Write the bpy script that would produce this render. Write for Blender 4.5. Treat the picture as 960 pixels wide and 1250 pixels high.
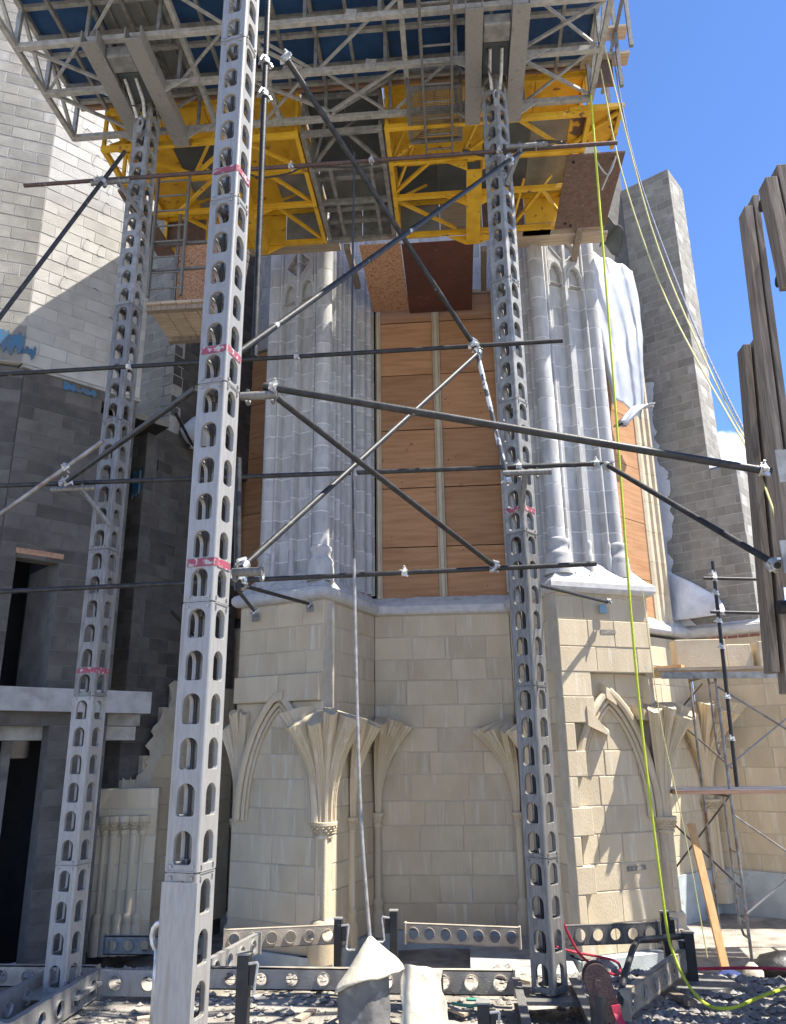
import bpy, math, random
from mathutils import Vector, Matrix
R = math.radians
rnd = random.Random(7)
sc = bpy.context.scene
for o in list(bpy.data.objects): bpy.data.objects.remove(o, do_unlink=True)
col = sc.collection

# ---------------------------------------------------------------- camera
YAW, PITCH, ROLL = R(4.7), R(17.0), R(0.72)
r0 = Vector((math.cos(YAW), math.sin(YAW), 0))
fw = Vector((-math.sin(YAW)*math.cos(PITCH), math.cos(YAW)*math.cos(PITCH), math.sin(PITCH)))
u0 = r0.cross(fw)
rt = r0*math.cos(ROLL) - u0*math.sin(ROLL)
up = u0*math.cos(ROLL) + r0*math.sin(ROLL)
cd = bpy.data.cameras.new('camera'); cam = bpy.data.objects.new('camera', cd); col.objects.link(cam)
cam.matrix_world = Matrix(((rt.x, up.x, -fw.x, 0), (rt.y, up.y, -fw.y, 0), (rt.z, up.z, -fw.z, 2.25), (0, 0, 0, 1)))
cd.sensor_fit = 'HORIZONTAL'; cd.sensor_width = 36; cd.lens = 36*947/960
cd.clip_start = .05; cd.clip_end = 3000
sc.camera = cam

# ---------------------------------------------------------------- sky, sun, exposure
SUN_EL, SUN_AZ = R(62.5), math.atan2(0.985, -0.10)      # azimuth measured from +Y towards +X
w = bpy.data.worlds.new('World'); sc.world = w; w.use_nodes = True
nt = w.node_tree; nt.nodes.clear()
wo = nt.nodes.new('ShaderNodeOutputWorld'); bg = nt.nodes.new('ShaderNodeBackground')
sky = nt.nodes.new('ShaderNodeTexSky'); sky.sky_type = 'NISHITA'; sky.sun_disc = False
sky.sun_elevation = SUN_EL; sky.sun_rotation = SUN_AZ
sky.air_density = 0.62; sky.dust_density = 0.0; sky.ozone_density = 9.0; sky.altitude = 2500
bg.inputs[1].default_value = 0.15
# fair-weather cumulus low in the sky
tc = nt.nodes.new('ShaderNodeTexCoord'); sp = nt.nodes.new('ShaderNodeSeparateXYZ')
nt.links.new(tc.outputs['Generated'], sp.inputs[0])
nz = nt.nodes.new('ShaderNodeTexNoise'); nz.inputs['Scale'].default_value = 5.0; nz.inputs['Detail'].default_value = 9; nz.inputs['Roughness'].default_value = .58
mp = nt.nodes.new('ShaderNodeMapping'); mp.inputs['Scale'].default_value = (1, 1, 1.5); mp.inputs['Location'].default_value = (0.35, 0.1, 0.0)
nt.links.new(tc.outputs['Generated'], mp.inputs[0]); nt.links.new(mp.outputs[0], nz.inputs['Vector'])
band = nt.nodes.new('ShaderNodeMapRange'); band.inputs[1].default_value = .44; band.inputs[2].default_value = .34; band.inputs[3].default_value = -.30; band.inputs[4].default_value = .10
nt.links.new(sp.outputs[2], band.inputs[0])
ad = nt.nodes.new('ShaderNodeMath'); ad.operation = 'ADD'; nt.links.new(nz.outputs[0], ad.inputs[0]); nt.links.new(band.outputs[0], ad.inputs[1])
cr = nt.nodes.new('ShaderNodeMapRange'); cr.inputs[1].default_value = .56; cr.inputs[2].default_value = .66; cr.interpolation_type = 'SMOOTHSTEP'
nt.links.new(ad.outputs[0], cr.inputs[0])
mx = nt.nodes.new('ShaderNodeMixRGB'); nt.links.new(cr.outputs[0], mx.inputs[0]); nt.links.new(sky.outputs[0], mx.inputs[1]); mx.inputs[2].default_value = (5.6, 5.8, 6.2, 1)
nt.links.new(mx.outputs[0], bg.inputs[0]); nt.links.new(bg.outputs[0], wo.inputs[0])
sd = bpy.data.lights.new('sun', 'SUN'); sd.energy = 4.5; sd.angle = R(.53); sd.color = (1.0, .94, .84)
so = bpy.data.objects.new('sun', sd); col.objects.link(so)
tosun = Vector((math.sin(SUN_AZ)*math.cos(SUN_EL), math.cos(SUN_AZ)*math.cos(SUN_EL), math.sin(SUN_EL)))
so.rotation_euler = tosun.to_track_quat('Z', 'Y').to_euler(); so.location = (20, 2, 30)
sc.view_settings.view_transform = 'Standard'; sc.view_settings.look = 'None'
sc.view_settings.gamma = 1; sc.view_settings.use_curve_mapping = False
sc.view_settings.exposure = 1.62
sc.render.engine = 'CYCLES'
try:
    sc.cycles.max_bounces = 8; sc.cycles.diffuse_bounces = 5
except Exception: pass

# ---------------------------------------------------------------- materials
def mat(name, c1, c2=None, rough=.8, metal=0, scale=6, stretch=(1, 1, 1), lo=.38, hi=.66, rand=.0, bump=.0, bscale=60, c3=None, s3=3, t3=(.6, .7), spec=.4, detail=6, st3=(1, 1, 1)):
    m = bpy.data.materials.new(name); m.use_nodes = True; t = m.node_tree; N = t.nodes; L = t.links
    b = N['Principled BSDF']; b.inputs['Roughness'].default_value = rough; b.inputs['Metallic'].default_value = metal
    b.inputs['Specular IOR Level'].default_value = spec
    g = N.new('ShaderNodeNewGeometry'); oi = N.new('ShaderNodeObjectInfo')
    off = N.new('ShaderNodeVectorMath'); off.operation = 'ADD'; L.new(g.outputs['Position'], off.inputs[0])
    if rand:
        k = N.new('ShaderNodeMath'); k.operation = 'MULTIPLY'; k.inputs[1].default_value = 37; L.new(oi.outputs['Random'], k.inputs[0]); L.new(k.outputs[0], off.inputs[1])
    def noise(scale, st, det):
        mpn = N.new('ShaderNodeMapping'); mpn.inputs['Scale'].default_value = st; L.new(off.outputs[0], mpn.inputs[0])
        n = N.new('ShaderNodeTexNoise'); n.inputs['Scale'].default_value = scale; n.inputs['Detail'].default_value = det; L.new(mpn.outputs[0], n.inputs['Vector']); return n
    c2 = c2 or tuple(v*.75 for v in c1)
    n1 = noise(scale, stretch, detail)
    mr = N.new('ShaderNodeMapRange'); mr.inputs[1].default_value = lo; mr.inputs[2].default_value = hi; L.new(n1.outputs[0], mr.inputs[0])
    mix = N.new('ShaderNodeMixRGB'); L.new(mr.outputs[0], mix.inputs[0]); mix.inputs[1].default_value = (*c1, 1); mix.inputs[2].default_value = (*c2, 1)
    out = mix.outputs[0]
    if c3:
        n3 = noise(s3, st3, 8)
        m3 = N.new('ShaderNodeMapRange'); m3.inputs[1].default_value = t3[0]; m3.inputs[2].default_value = t3[1]; L.new(n3.outputs[0], m3.inputs[0])
        x3 = N.new('ShaderNodeMixRGB'); L.new(m3.outputs[0], x3.inputs[0]); L.new(out, x3.inputs[1]); x3.inputs[2].default_value = (*c3, 1); out = x3.outputs[0]
        if metal > .3:
            mm = N.new('ShaderNodeMapRange'); mm.inputs[3].default_value = metal; mm.inputs[4].default_value = 0.05; L.new(m3.outputs[0], mm.inputs[0]); L.new(mm.outputs[0], b.inputs['Metallic'])
    if rand:
        rr = N.new('ShaderNodeMapRange'); rr.inputs[3].default_value = 1-rand; rr.inputs[4].default_value = 1+rand*.8; L.new(oi.outputs['Random'], rr.inputs[0])
        hs = N.new('ShaderNodeVectorMath'); hs.operation = 'SCALE'; L.new(out, hs.inputs[0]); L.new(rr.outputs[0], hs.inputs['Scale']); out = hs.outputs[0]
    L.new(out, b.inputs['Base Color'])
    rv = N.new('ShaderNodeMapRange'); rv.inputs[3].default_value = max(.05, rough-.1); rv.inputs[4].default_value = min(1, rough+.12); L.new(n1.outputs[0], rv.inputs[0]); L.new(rv.outputs[0], b.inputs['Roughness'])
    if bump:
        nb = noise(bscale, stretch, 5); bp = N.new('ShaderNodeBump'); bp.inputs['Strength'].default_value = bump; bp.inputs['Distance'].default_value = .02
        L.new(nb.outputs[0], bp.inputs['Height']); L.new(bp.outputs[0], b.inputs['Normal'])
    return m

M = {}
M['limestone'] = mat('cream limestone', (.56, .475, .335), (.465, .385, .265), .88, rand=.08, scale=2.6, stretch=(1, 1, .5), lo=.32, hi=.68, bump=.25, bscale=50, c3=(.60, .55, .45), s3=4.5, t3=(.57, .74), st3=(2.2, 2.2, .22))
M['greystone'] = mat('dusty grey carved stone', (.43, .427, .415), (.33, .327, .32), .9, rand=.09, scale=6, stretch=(1.5, 1.5, .4), bump=.22, bscale=80, c3=(.50, .495, .485), s3=3, t3=(.56, .74))
M['mortar'] = mat('pale lime mortar', (.66, .65, .62), (.54, .53, .50), .9, scale=12, bump=.5, bscale=90)
M['mortar_cream'] = mat('cream lime mortar', (.42, .37, .28), (.50, .46, .38), .9, scale=5, bump=.4, bscale=90)
M['whitecap'] = mat('white limed sill stone', (.50, .495, .485), (.41, .406, .398), .85, rand=.05, scale=9, bump=.15, bscale=45)
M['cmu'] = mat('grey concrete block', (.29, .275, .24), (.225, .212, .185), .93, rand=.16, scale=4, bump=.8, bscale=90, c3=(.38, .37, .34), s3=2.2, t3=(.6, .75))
M['cmu_sunlit'] = mat('concrete block lightened for sun', (.45, .435, .40), (.37, .357, .33), .92, rand=.10, scale=3, bump=.7, bscale=80, c3=(.27, .26, .24), s3=1.6, t3=(.58, .78))  # same block made paler, sunlight put into the colour
M['cmu_shaded'] = mat('concrete block darkened for shade', (.118, .107, .095), (.08, .073, .066), .93, rand=.26, scale=3, bump=.8, bscale=90, c3=(.135, .128, .12), s3=2.2, t3=(.6, .75))  # same block made darker, shade of the platform put into the colour
M['cmu_joint'] = mat('block mortar', (.40, .385, .35), (.31, .30, .275), .95, scale=9, bump=.4)
M['cmu_joint_shaded'] = mat('block mortar darkened for shade', (.12, .113, .104), (.09, .085, .079), .95, scale=9, bump=.4)  # joint colour darkened to match the shaded blocks
M['concrete'] = mat('cast concrete', (.36, .355, .34), (.27, .265, .25), .9, scale=5, bump=.4, bscale=40, c3=(.2, .19, .18), s3=2.5, t3=(.58, .75))
M['parging'] = mat('foundation parging', (.42, .47, .48), (.34, .38, .38), .9, scale=4, bump=.3, c3=(.25, .22, .18), s3=3, t3=(.58, .72))
M['brickred'] = mat('red brick', (.30, .14, .09), (.22, .10, .07), .9, rand=.2, scale=9, bump=.5)
M['galv'] = mat('galvanised steel', (.20, .194, .182), (.13, .126, .118), .52, .3, scale=22, stretch=(2, 2, .3), bump=.15, bscale=120, c3=(.22, .21, .20), s3=5, t3=(.60, .80), rand=.06)
M['galv_bright'] = mat('bright worn galvanised steel', (.30, .293, .278), (.255, .249, .236), .48, .25, scale=30, stretch=(2, 2, .3), bump=.12, bscale=100, c3=(.20, .17, .14), s3=5, t3=(.58, .78), st3=(3, 3, .22), rand=.06)
M['dusty'] = mat('dust covered steel beam', (.40, .35, .28), (.28, .245, .20), .8, .1, scale=6, bump=.2, bscale=60, c3=(.2, .17, .14), s3=5, t3=(.58, .75), rand=.08)
M['galv_mid'] = mat('pale dusty galvanised steel', (.38, .375, .35), (.27, .265, .25), .6, .15, scale=14, bump=.15, bscale=90, c3=(.19, .175, .155), s3=6, t3=(.60, .76), rand=.10)
M['galv_dull'] = mat('dull galvanised steel', (.28, .276, .26), (.18, .177, .168), .6, .35, scale=10, bump=.2, bscale=90, c3=(.17, .15, .13), s3=7, t3=(.6, .75), rand=.1)
M['tube'] = mat('dark scaffold tube', (.018, .018, .019), (.04, .039, .038), .5, .2, scale=14, c3=(.50, .49, .47), s3=9, t3=(.69, .74), rand=.1, bump=.1)
M['tube_rust'] = mat('rusty brown scaffold tube', (.10, .06, .05), (.065, .045, .04), .65, .2, scale=12, c3=(.20, .17, .15), s3=10, t3=(.66, .76), bump=.2)
M['tube_worn'] = mat('worn black and white tube', (.06, .06, .06), (.11, .11, .11), .5, .3, scale=8, c3=(.6, .6, .58), s3=5, t3=(.52, .56))
M['tube_grey'] = mat('thin steel scaffold tube', (.30, .29, .28), (.17, .15, .14), .45, .5, scale=9, c3=(.17, .10, .07), s3=5, t3=(.55, .68))
M['tube_old'] = mat('old rusty frame tube', (.13, .10, .085), (.09, .075, .065), .6, .3, scale=9, c3=(.3, .29, .28), s3=9, t3=(.66, .72))
M['clamp'] = mat('zinc coupler', (.55, .55, .54), (.34, .34, .33), .4, .7, scale=30, rand=.15)
M['yellow'] = mat('chipped yellow paint', (.66, .40, .03), (.55, .31, .022), .55, 0, scale=5, c3=(.15, .075, .04), s3=7, t3=(.63, .71), rand=.06, bump=.12)
M['yellow_rust'] = mat('flaking yellow paint over rust', (.66, .36, .02), (.52, .27, .02), .55, 0, scale=4, c3=(.10, .05, .03), s3=4.2, t3=(.50, .55), bump=.2)
M['blue'] = mat('blue painted deck underside', (.022, .075, .19), (.015, .052, .14), .6, 0, scale=3, rand=.12, c3=(.03, .04, .06), s3=7, t3=(.63, .72), bump=.1)
M['ply'] = mat('orange plywood', (.41, .22, .108), (.325, .165, .076), .78, rand=.24, scale=3.2, stretch=(.5, .5, 5), bump=.08, c3=(.14, .06, .025), s3=15, t3=(.69, .73), st3=(1, 1, .8))
M['plyred'] = mat('red brown film faced plywood', (.115, .045, .035), (.085, .035, .03), .55, scale=3, c3=(.16, .08, .06), s3=8, t3=(.66, .72))
M['osb'] = mat('strand board', (.50, .31, .20), (.34, .17, .09), .85, scale=38, lo=.4, hi=.6, bump=.4, bscale=60, c3=(.13, .06, .03), s3=16, t3=(.62, .68))
M['rustboard'] = mat('weathered dark brown board', (.12, .075, .058), (.165, .11, .09), .9, scale=16, bump=.3, c3=(.30, .26, .22), s3=24, t3=(.68, .74))
M['wood'] = mat('weathered grey timber', (.25, .205, .16), (.14, .11, .082), .88, rand=.22, scale=9, stretch=(6, 6, .35), bump=.3, bscale=20)
M['wood_deck'] = mat('pale scaffold boards', (.42, .34, .25), (.30, .235, .17), .85, rand=.18, scale=6, stretch=(.4, 5, 5), bump=.3, bscale=20)
M['wood_brown'] = mat('brown timber edge board', (.36, .22, .14), (.25, .145, .09), .8, rand=.1, scale=6, stretch=(.3, 5, 5), bump=.2, bscale=20)
M['wood_new'] = mat('fresh pine timber', (.55, .33, .15), (.46, .26, .11), .7, scale=6, stretch=(5, 5, .4), bump=.1)
M['jamb'] = mat('cream moulded jamb stone', (.50, .43, .31), (.43, .36, .255), .8, rand=.07, scale=4, bump=.3)
M['black'] = mat('black painted steel', (.018, .018, .02), (.03, .03, .032), .45, .1, scale=8, c3=(.16, .15, .14), s3=12, t3=(.68, .76))
M['hookrust'] = mat('dark oxidised iron', (.055, .035, .034), (.085, .055, .05), .6, .35, scale=12, bump=.3)
M['red'] = mat('red webbing', (.42, .03, .06), (.32, .02, .045), .65, scale=20)
M['redpaint'] = mat('worn red paint mark', (.27, .045, .075), (.20, .06, .08), .7, scale=18, c3=(.34, .33, .32), s3=26, t3=(.54, .60))
M['ropey'] = mat('yellow green rope', (.55, .62, .06), (.42, .50, .05), .8, scale=60)
M['ropew'] = mat('pale yellow rope', (.60, .56, .27), (.48, .44, .2), .8, scale=60)
M['ropeb'] = mat('grey blue rope', (.30, .33, .40), (.10, .11, .15), .8, scale=70)
M['hose'] = mat('black cable', (.03, .03, .032), (.05, .05, .05), .5, scale=20)
M['hosew'] = mat('grey dusty hose', (.30, .29, .275), (.18, .175, .168), .45, scale=16)
M['canvas'] = mat('stiff canvas', (.50, .455, .355), (.42, .38, .295), .9, scale=5, bump=.35, bscale=25, c3=(.40, .37, .30), s3=3, t3=(.55, .75))
M['hood_shade'] = mat('canvas side painted in shade', (.16, .155, .145), (.10, .098, .092), .85, scale=5, bump=.3, bscale=20, c3=(.25, .24, .22), s3=7, t3=(.58, .7))  # canvas in shadow, painted as a darker colour
M['greenhose'] = mat('green garden hose', (.12, .40, .26), (.09, .33, .2), .5, scale=9)
M['plastic'] = mat('white plastic sheeting', (.40, .415, .44), (.33, .345, .37), .45, scale=3, bump=.4, bscale=6)
M['membrane'] = mat('torn white membrane', (.62, .64, .67), (.50, .52, .55), .7, scale=5, bump=.6, bscale=14)
M['bluemem'] = mat('blue waterproof membrane', (.03, .12, .22), (.07, .10, .13), .5, scale=8)
M['ground'] = mat('grey building site earth', (.30, .275, .235), (.17, .155, .132), .95, scale=3.5, bump=1, bscale=35, c3=(.42, .395, .345), s3=1.4, t3=(.5, .7))
M['rock'] = mat('crushed stone', (.32, .305, .285), (.16, .152, .142), .9, scale=14, bump=.4, lo=.3, hi=.7)
M['rubble'] = mat('broken masonry', (.42, .39, .34), (.28, .26, .23), .95, rand=.25, scale=9, bump=.6)
M['smudge'] = mat('faded stencil smudge', (.16, .15, .14), (.30, .27, .22), .9, scale=30)
M['dark'] = mat('unlit hollow painted near black', (.02, .02, .024), (.03, .03, .03), .95)  # near-black colour stands in for the lack of light in hollows
M['steelpanel'] = mat('ribbed steel panel', (.27, .28, .275), (.19, .195, .19), .6, .35, scale=3, rand=.1, bump=.1)
M['darkpanel'] = mat('dark grey deck panel', (.10, .115, .12), (.07, .08, .085), .6, .2, scale=3, rand=.2)
M['bluebag'] = mat('navy cloth bag', (.02, .04, .16), (.015, .03, .10), .8, scale=9)
M['blackbag'] = mat('black plastic bag', (.012, .012, .014), (.02, .02, .022), .4, scale=6, bump=.5, bscale=12)

# ---------------------------------------------------------------- object helpers
def tag(o, label=None, cat=None, group=None, kind=None):
    if label: o['label'] = label
    if cat: o['category'] = cat
    if group: o['group'] = group
    if kind: o['kind'] = kind
    return o
def empty(name, loc, label, cat, group=None, rz=0):
    o = bpy.data.objects.new(name, None); o.empty_display_size = .1; col.objects.link(o); o.location = loc; o.rotation_euler = (0, 0, rz)
    o['_w'] = 1
    del o['_w']
    return tag(o, label, cat, group)
def wm(o):
    if o is None: return Matrix()
    m = Matrix.Translation(o.location) @ o.rotation_euler.to_matrix().to_4x4() @ Matrix.Diagonal((*o.scale, 1))
    if o.parent: return wm(o.parent) @ o.matrix_parent_inverse @ m
    return m
def place(o, parent):
    col.objects.link(o)
    if parent:
        o.parent = parent; o.matrix_parent_inverse = wm(parent).inverted()
    return o
class MB:
    def __init__(s): s.v = []; s.f = []
    def add(s, vs, fs):
        k = len(s.v); s.v += [tuple(p) for p in vs]; s.f += [tuple(i+k for i in f) for f in fs]; return s
    def box(s, lo, hi):
        x0, y0, z0 = lo; x1, y1, z1 = hi
        return s.add([(x0, y0, z0), (x1, y0, z0), (x1, y1, z0), (x0, y1, z0), (x0, y0, z1), (x1, y0, z1), (x1, y1, z1), (x0, y1, z1)],
                     [(3, 2, 1, 0), (4, 5, 6, 7), (0, 1, 5, 4), (1, 2, 6, 5), (2, 3, 7, 6), (3, 0, 4, 7)])
    def bar(s, p, q, w, h=None, upv=(0, 0, 1)):
        p, q = Vector(p), Vector(q); h = h or w; d = (q-p).normalized(); uv = Vector(upv)
        if abs(d.dot(uv)) > .97: uv = Vector((0, 1, 0))
        a = d.cross(uv).normalized()*w/2; b = a.cross(d).normalized()*h/2
        return s.add([p-a-b, p+a-b, p+a+b, p-a+b, q-a-b, q+a-b, q+a+b, q-a+b], [(0, 1, 2, 3), (7, 6, 5, 4), (1, 0, 4, 5), (2, 1, 5, 6), (3, 2, 6, 7), (0, 3, 7, 4)])
    def tube(s, pts, r, n=10, caps=True):
        pts = [Vector(p) for p in pts]; rs = r if isinstance(r, (list, tuple)) else [r]*len(pts); k = len(s.v)
        d0 = (pts[1]-pts[0]).normalized(); a = d0.orthogonal().normalized()
        for i, p in enumerate(pts):
            d = (pts[min(i+1, len(pts)-1)]-pts[max(i-1, 0)]).normalized()
            a = (a - d*a.dot(d)).normalized(); b = d.cross(a)
            for j in range(n):
                t = 2*math.pi*j/n; s.v.append(tuple(p+(a*math.cos(t)+b*math.sin(t))*rs[i]))
        for i in range(len(pts)-1):
            for j in range(n):
                s.f.append((k+i*n+j, k+i*n+(j+1) % n, k+(i+1)*n+(j+1) % n, k+(i+1)*n+j))
        if caps:
            s.f.append(tuple(k+j for j in reversed(range(n)))); e = k+(len(pts)-1)*n; s.f.append(tuple(e+j for j in range(n)))
        return s
    def prism(s, poly, z0, z1, f=None):
        n = len(poly); g = f or (lambda x, y, z: (x, y, z))
        return s.add([g(x, y, z0) for x, y in poly]+[g(x, y, z1) for x, y in poly],
                     [tuple(reversed(range(n))), tuple(range(n, 2*n))]+[(i, (i+1) % n, n+(i+1) % n, n+i) for i in range(n)])
    def loft(s, rings, caps=True, closed=True):
        n = len(rings[0]); k = len(s.v)
        for r_ in rings: s.v += [tuple(p) for p in r_]
        for i in range(len(rings)-1):
            for j in range(n if closed else n-1):
                s.f.append((k+i*n+j, k+i*n+(j+1) % n, k+(i+1)*n+(j+1) % n, k+(i+1)*n+j))
        if caps:
            s.f.append(tuple(k+j for j in reversed(range(n)))); e = k+(len(rings)-1)*n; s.f.append(tuple(e+j for j in range(n)))
        return s
    def rock(s, c, r, rg, fl=.7):
        c = Vector(c); vs = []
        for a, b, d in ((0, 0, 1), (1, 0, .1), (.3, .95, 0), (-.8, .6, .15), (-.8, -.6, -.1), (.3, -.95, .1), (0, 0, -1)):
            vs.append(c+Vector((a*r*rg.uniform(.7, 1.2), b*r*rg.uniform(.7, 1.2), d*r*fl*rg.uniform(.7, 1.1))))
        s.add(vs, [(0, 1, 2), (0, 2, 3), (0, 3, 4), (0, 4, 5), (0, 5, 1), (6, 2, 1), (6, 3, 2), (6, 4, 3), (6, 5, 4), (6, 1, 5)]); return s
    def build(s, name, m, parent=None, label=None, smooth=False, bevel=0):
        me = bpy.data.meshes.new(name); me.from_pydata(s.v, [], s.f)
        me.materials.append(M[m] if isinstance(m, str) else m)
        if smooth:
            me.shade_smooth()
            try: me.set_sharp_from_angle(angle=R(40))
            except Exception: pass
        o = bpy.data.objects.new(name, me); place(o, parent)
        if label: o['label'] = label
        if bevel:
            b = o.modifiers.new('bevel', 'BEVEL'); b.width = bevel; b.segments = 2; b.limit_method = 'ANGLE'
        return o
def copy_tree(o, parent=None):
    c = o.copy(); col.objects.link(c); c.parent = parent
    for ch in list(o.children): copy_tree(ch, c)
    return c

_bc = {}
def blockmesh(wd, h, t, bv, m, chip=0):
    k = (round(wd/.01), round(h/.005), round(t/.005), m, chip)
    if k in _bc: return _bc[k]
    wd, h, t = k[0]*.01, k[1]*.005, k[2]*.005
    me = bpy.data.meshes.new('block'); b = bv
    v = [(0, t, 0), (wd, t, 0), (wd, t, h), (0, t, h), (0, b, 0), (wd, b, 0), (wd, b, h), (0, b, h), (b, 0, b), (wd-b, 0, b), (wd-b, 0, h-b), (b, 0, h-b)]
    f = [(3, 2, 1, 0), (0, 1, 5, 4), (1, 2, 6, 5), (2, 3, 7, 6), (3, 0, 4, 7), (4, 5, 9, 8), (5, 6, 10, 9), (6, 7, 11, 10), (7, 4, 8, 11), (8, 9, 10, 11)]
    f = [tuple(reversed(q)) for q in f] if False else f
    me.from_pydata(v, [], f); me.materials.append(M[m]); _bc[k] = me
    return me
def masonry(parent, pname, P, Q, z0, z1, bh, lens, m, jm, core='wall', clabel=None, joint=.01, proud=.008, jit=.003, thick=.3, holes=(), top=None, seed=1, bond=True, heights=None, pfun=None, bt=.09, bv=.006, left=None, right=None, limit=300):
    """a wall face from P to Q (left to right as seen): a recessed mortar body, and each stone a child of it"""
    rg = random.Random(seed); P = Vector((*P, 0)); Q = Vector((*Q, 0)); u = (Q-P); L = u.length; u.normalize(); n = Vector((u.y, -u.x, 0))
    rz = math.atan2(u.y, u.x); mb = MB(); row = 0; z = z0; todo = []; up_ = Vector((0, 0, 1))
    while z < z1-.02:
        h = heights[row % len(heights)] if heights else bh
        h = min(h, z1-z); zc = z+h/2
        s0 = left(zc) if left else 0; s1 = right(zc) if right else L
        iv = [(s0, s1)]
        for a, b, c, d in holes:
            if c < zc < d:
                nv = []
                for x, y in iv:
                    if b <= x or a >= y: nv.append((x, y))
                    else:
                        if a-x > .03: nv.append((x, a))
                        if y-b > .03: nv.append((b, y))
                iv = nv
        cuts = []
        if bond:
            bl = lens[0]; x = -(bl/2 if row % 2 else 0)-.001
            while x < L+bl: cuts.append(x); x += bl
        else:
            x = rg.uniform(-.2, 0); cuts.append(x)
            while x < L: x += rg.uniform(*lens); cuts.append(x)
        for a, b in iv:
            if top:
                while b-a > .05 and top(b) < zc: b -= .05
                while b-a > .05 and top(a) < zc: a += .05
            if b-a <= .06: continue
            q = [P+u*a-n*proud, P+u*b-n*proud, P+u*b-n*thick, P+u*a-n*thick]
            mb.add([k+up_*z for k in q]+[k+up_*(z+h) for k in q], [(3, 2, 1, 0), (4, 5, 6, 7), (0, 1, 5, 4), (1, 2, 6, 5), (2, 3, 7, 6), (3, 0, 4, 7)])
            cs = [a]+[c for c in cuts if a+.09 < c < b-.09]+[b]
            for i in range(len(cs)-1):
                x0, x1 = cs[i]+joint/2, cs[i+1]-joint/2
                if x1-x0 < .03: continue
                pr = pfun(x0/L, zc, row, i) if pfun else 0
                if pr is None: continue
                pr += rg.uniform(-jit, jit)
                todo.append((P+u*x0+n*pr+up_*(z+joint/2), blockmesh(x1-x0, h-joint, bt+max(0, pr), bv, m), rg.uniform(-.003, .003)))
        z += h; row += 1
    body = mb.build(core, jm, parent, clabel)
    ex = MB()
    for k, (loc, me, dr) in enumerate(todo):
        if k >= limit:
            mtx = Matrix.Translation(loc) @ Matrix.Rotation(rz, 4, 'Z')
            ex.add([tuple(mtx @ vv.co) for vv in me.vertices], [tuple(p.vertices) for p in me.polygons]); continue
        o = bpy.data.objects.new(pname, me); o.location = loc; o.rotation_euler = (0, 0, rz+dr); place(o, body)
    if ex.v: ex.build(pname, m, body)['kind'] = 'stuff'
    return body

# ================================================================ ground
def gz(x, y):
    t = min(1, max(0, (y-9.0)/1.6)); t = t*t*(3-2*t)
    return -.62*t + .035*math.sin(x*1.7+y*.9)*math.sin(y*1.3-x*.6) + .015*math.sin(x*5.1)*math.sin(y*4.3)
mb = MB()
xs = [-400, -120, -40, -18] + [-10+i*.22 for i in range(86)] + [12, 20, 40, 120, 400]
ys = [-300, -80, -20, -4, 0] + [2+i*.22 for i in range(64)] + [18, 24, 40, 120, 600, 1500]
for y in ys:
    for x in xs: mb.v.append((x, y, gz(x, y) if abs(x) < 14 and 0 < y < 18 else gz(0, y)))
nx = len(xs)
for j in range(len(ys)-1):
    for i in range(nx-1): mb.f.append((j*nx+i, j*nx+i+1, (j+1)*nx+i+1, (j+1)*nx+i))
tag(mb.build('ground', 'ground', smooth=True), kind='structure')
rg = random.Random(3)
def scatter(name, m, n, reg, rr, label, seed):
    rg = random.Random(seed); b = MB()
    for i in range(n):
        x0, x1, y0, y1 = reg; x = rg.uniform(x0, x1); y = y0+(y1-y0)*rg.random(); r_ = rg.uniform(*rr)*(1.6 if rg.random() < .06 else 1)
        b.rock((x, y, gz(x, y)+r_*.25), r_, rg)
    o = b.build(name, m); tag(o, label, 'gravel', kind='stuff'); return o
scatter('gravel', 'rock', 5200, (0.9, 4.6, 6.2, 9.9), (.015, .045), 'dark crushed stone spread over the ground at right', 11)
scatter('rubble', 'rubble', 4200, (-6.2, 1.6, 5.4, 11.2), (.01, .045), 'pale rubble and mortar crumbs littering the ground below the masts', 12)
for k, (x, y, r_, lb) in enumerate([(-4.9, 9.6, .16, 'grey broken lump by the left mast foot'), (-2.6, 6.7, .12, 'pale broken lump beside the nearest mast foot'), (.35, 9.3, .14, 'white broken stone lump in front of the foundation'), (1.35, 9.35, .17, 'white stone lump beside the red hose'), (2.3, 9.75, .13, 'pale lump below the black jack post on the right'), (3.15, 10.6, .16, 'pale stone lump at the foot of the leaning timber')]):
    b = MB(); rg = random.Random(50+k)
    for i in range(5): b.rock((x+rg.uniform(-.5, .5)*r_, y+rg.uniform(-.5, .5)*r_, gz(x, y)+r_*.3), r_*rg.uniform(.6, 1), rg)
    tag(b.build('stone_lump', 'rubble'), lb, 'rubble')

# ================================================================ church apse
L0, L1, L2 = (-3.40, 11.89), (-1.97, 11.25), (-1.40, 12.95)
R2, R1, R0 = (.85, 12.95), (1.42, 11.25), (2.85, 11.89)
RB, RE = (2.28, 13.59), (4.50, 15.81)
P3 = (6.6, 14.35)
LB = (-2.83, 13.59)
apse = empty('church_apse', (-.27, 13.4, -.3), 'cream and grey stone church apse with tall boarded windows and carved buttresses', 'church')
HT = [.36, .39, .34, .37]
def lime(P, Q, z0, z1, core, lab, seed, lens=(.45, .95), pf=None, **k):
    return masonry(apse, 'stone_block', P, Q, z0, z1, .37, lens, 'limestone', 'mortar_cream', core=core, clabel=lab, seed=seed, bond=False, heights=HT, joint=.008, proud=.009, jit=.004, pfun=pf, bv=.008, **k)
band = lambda s, z, r, i: .07 if 2.72 < z < 3.3 else (-.0 if z > 3.3 else .0)
lime(L0, L1, -.35, 4.42, 'buttress_face', 'front of left stone buttress with blind arch', 21, pf=lambda s, z, r, i: .09 if 2.95 < z < 3.3 else 0)
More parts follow.
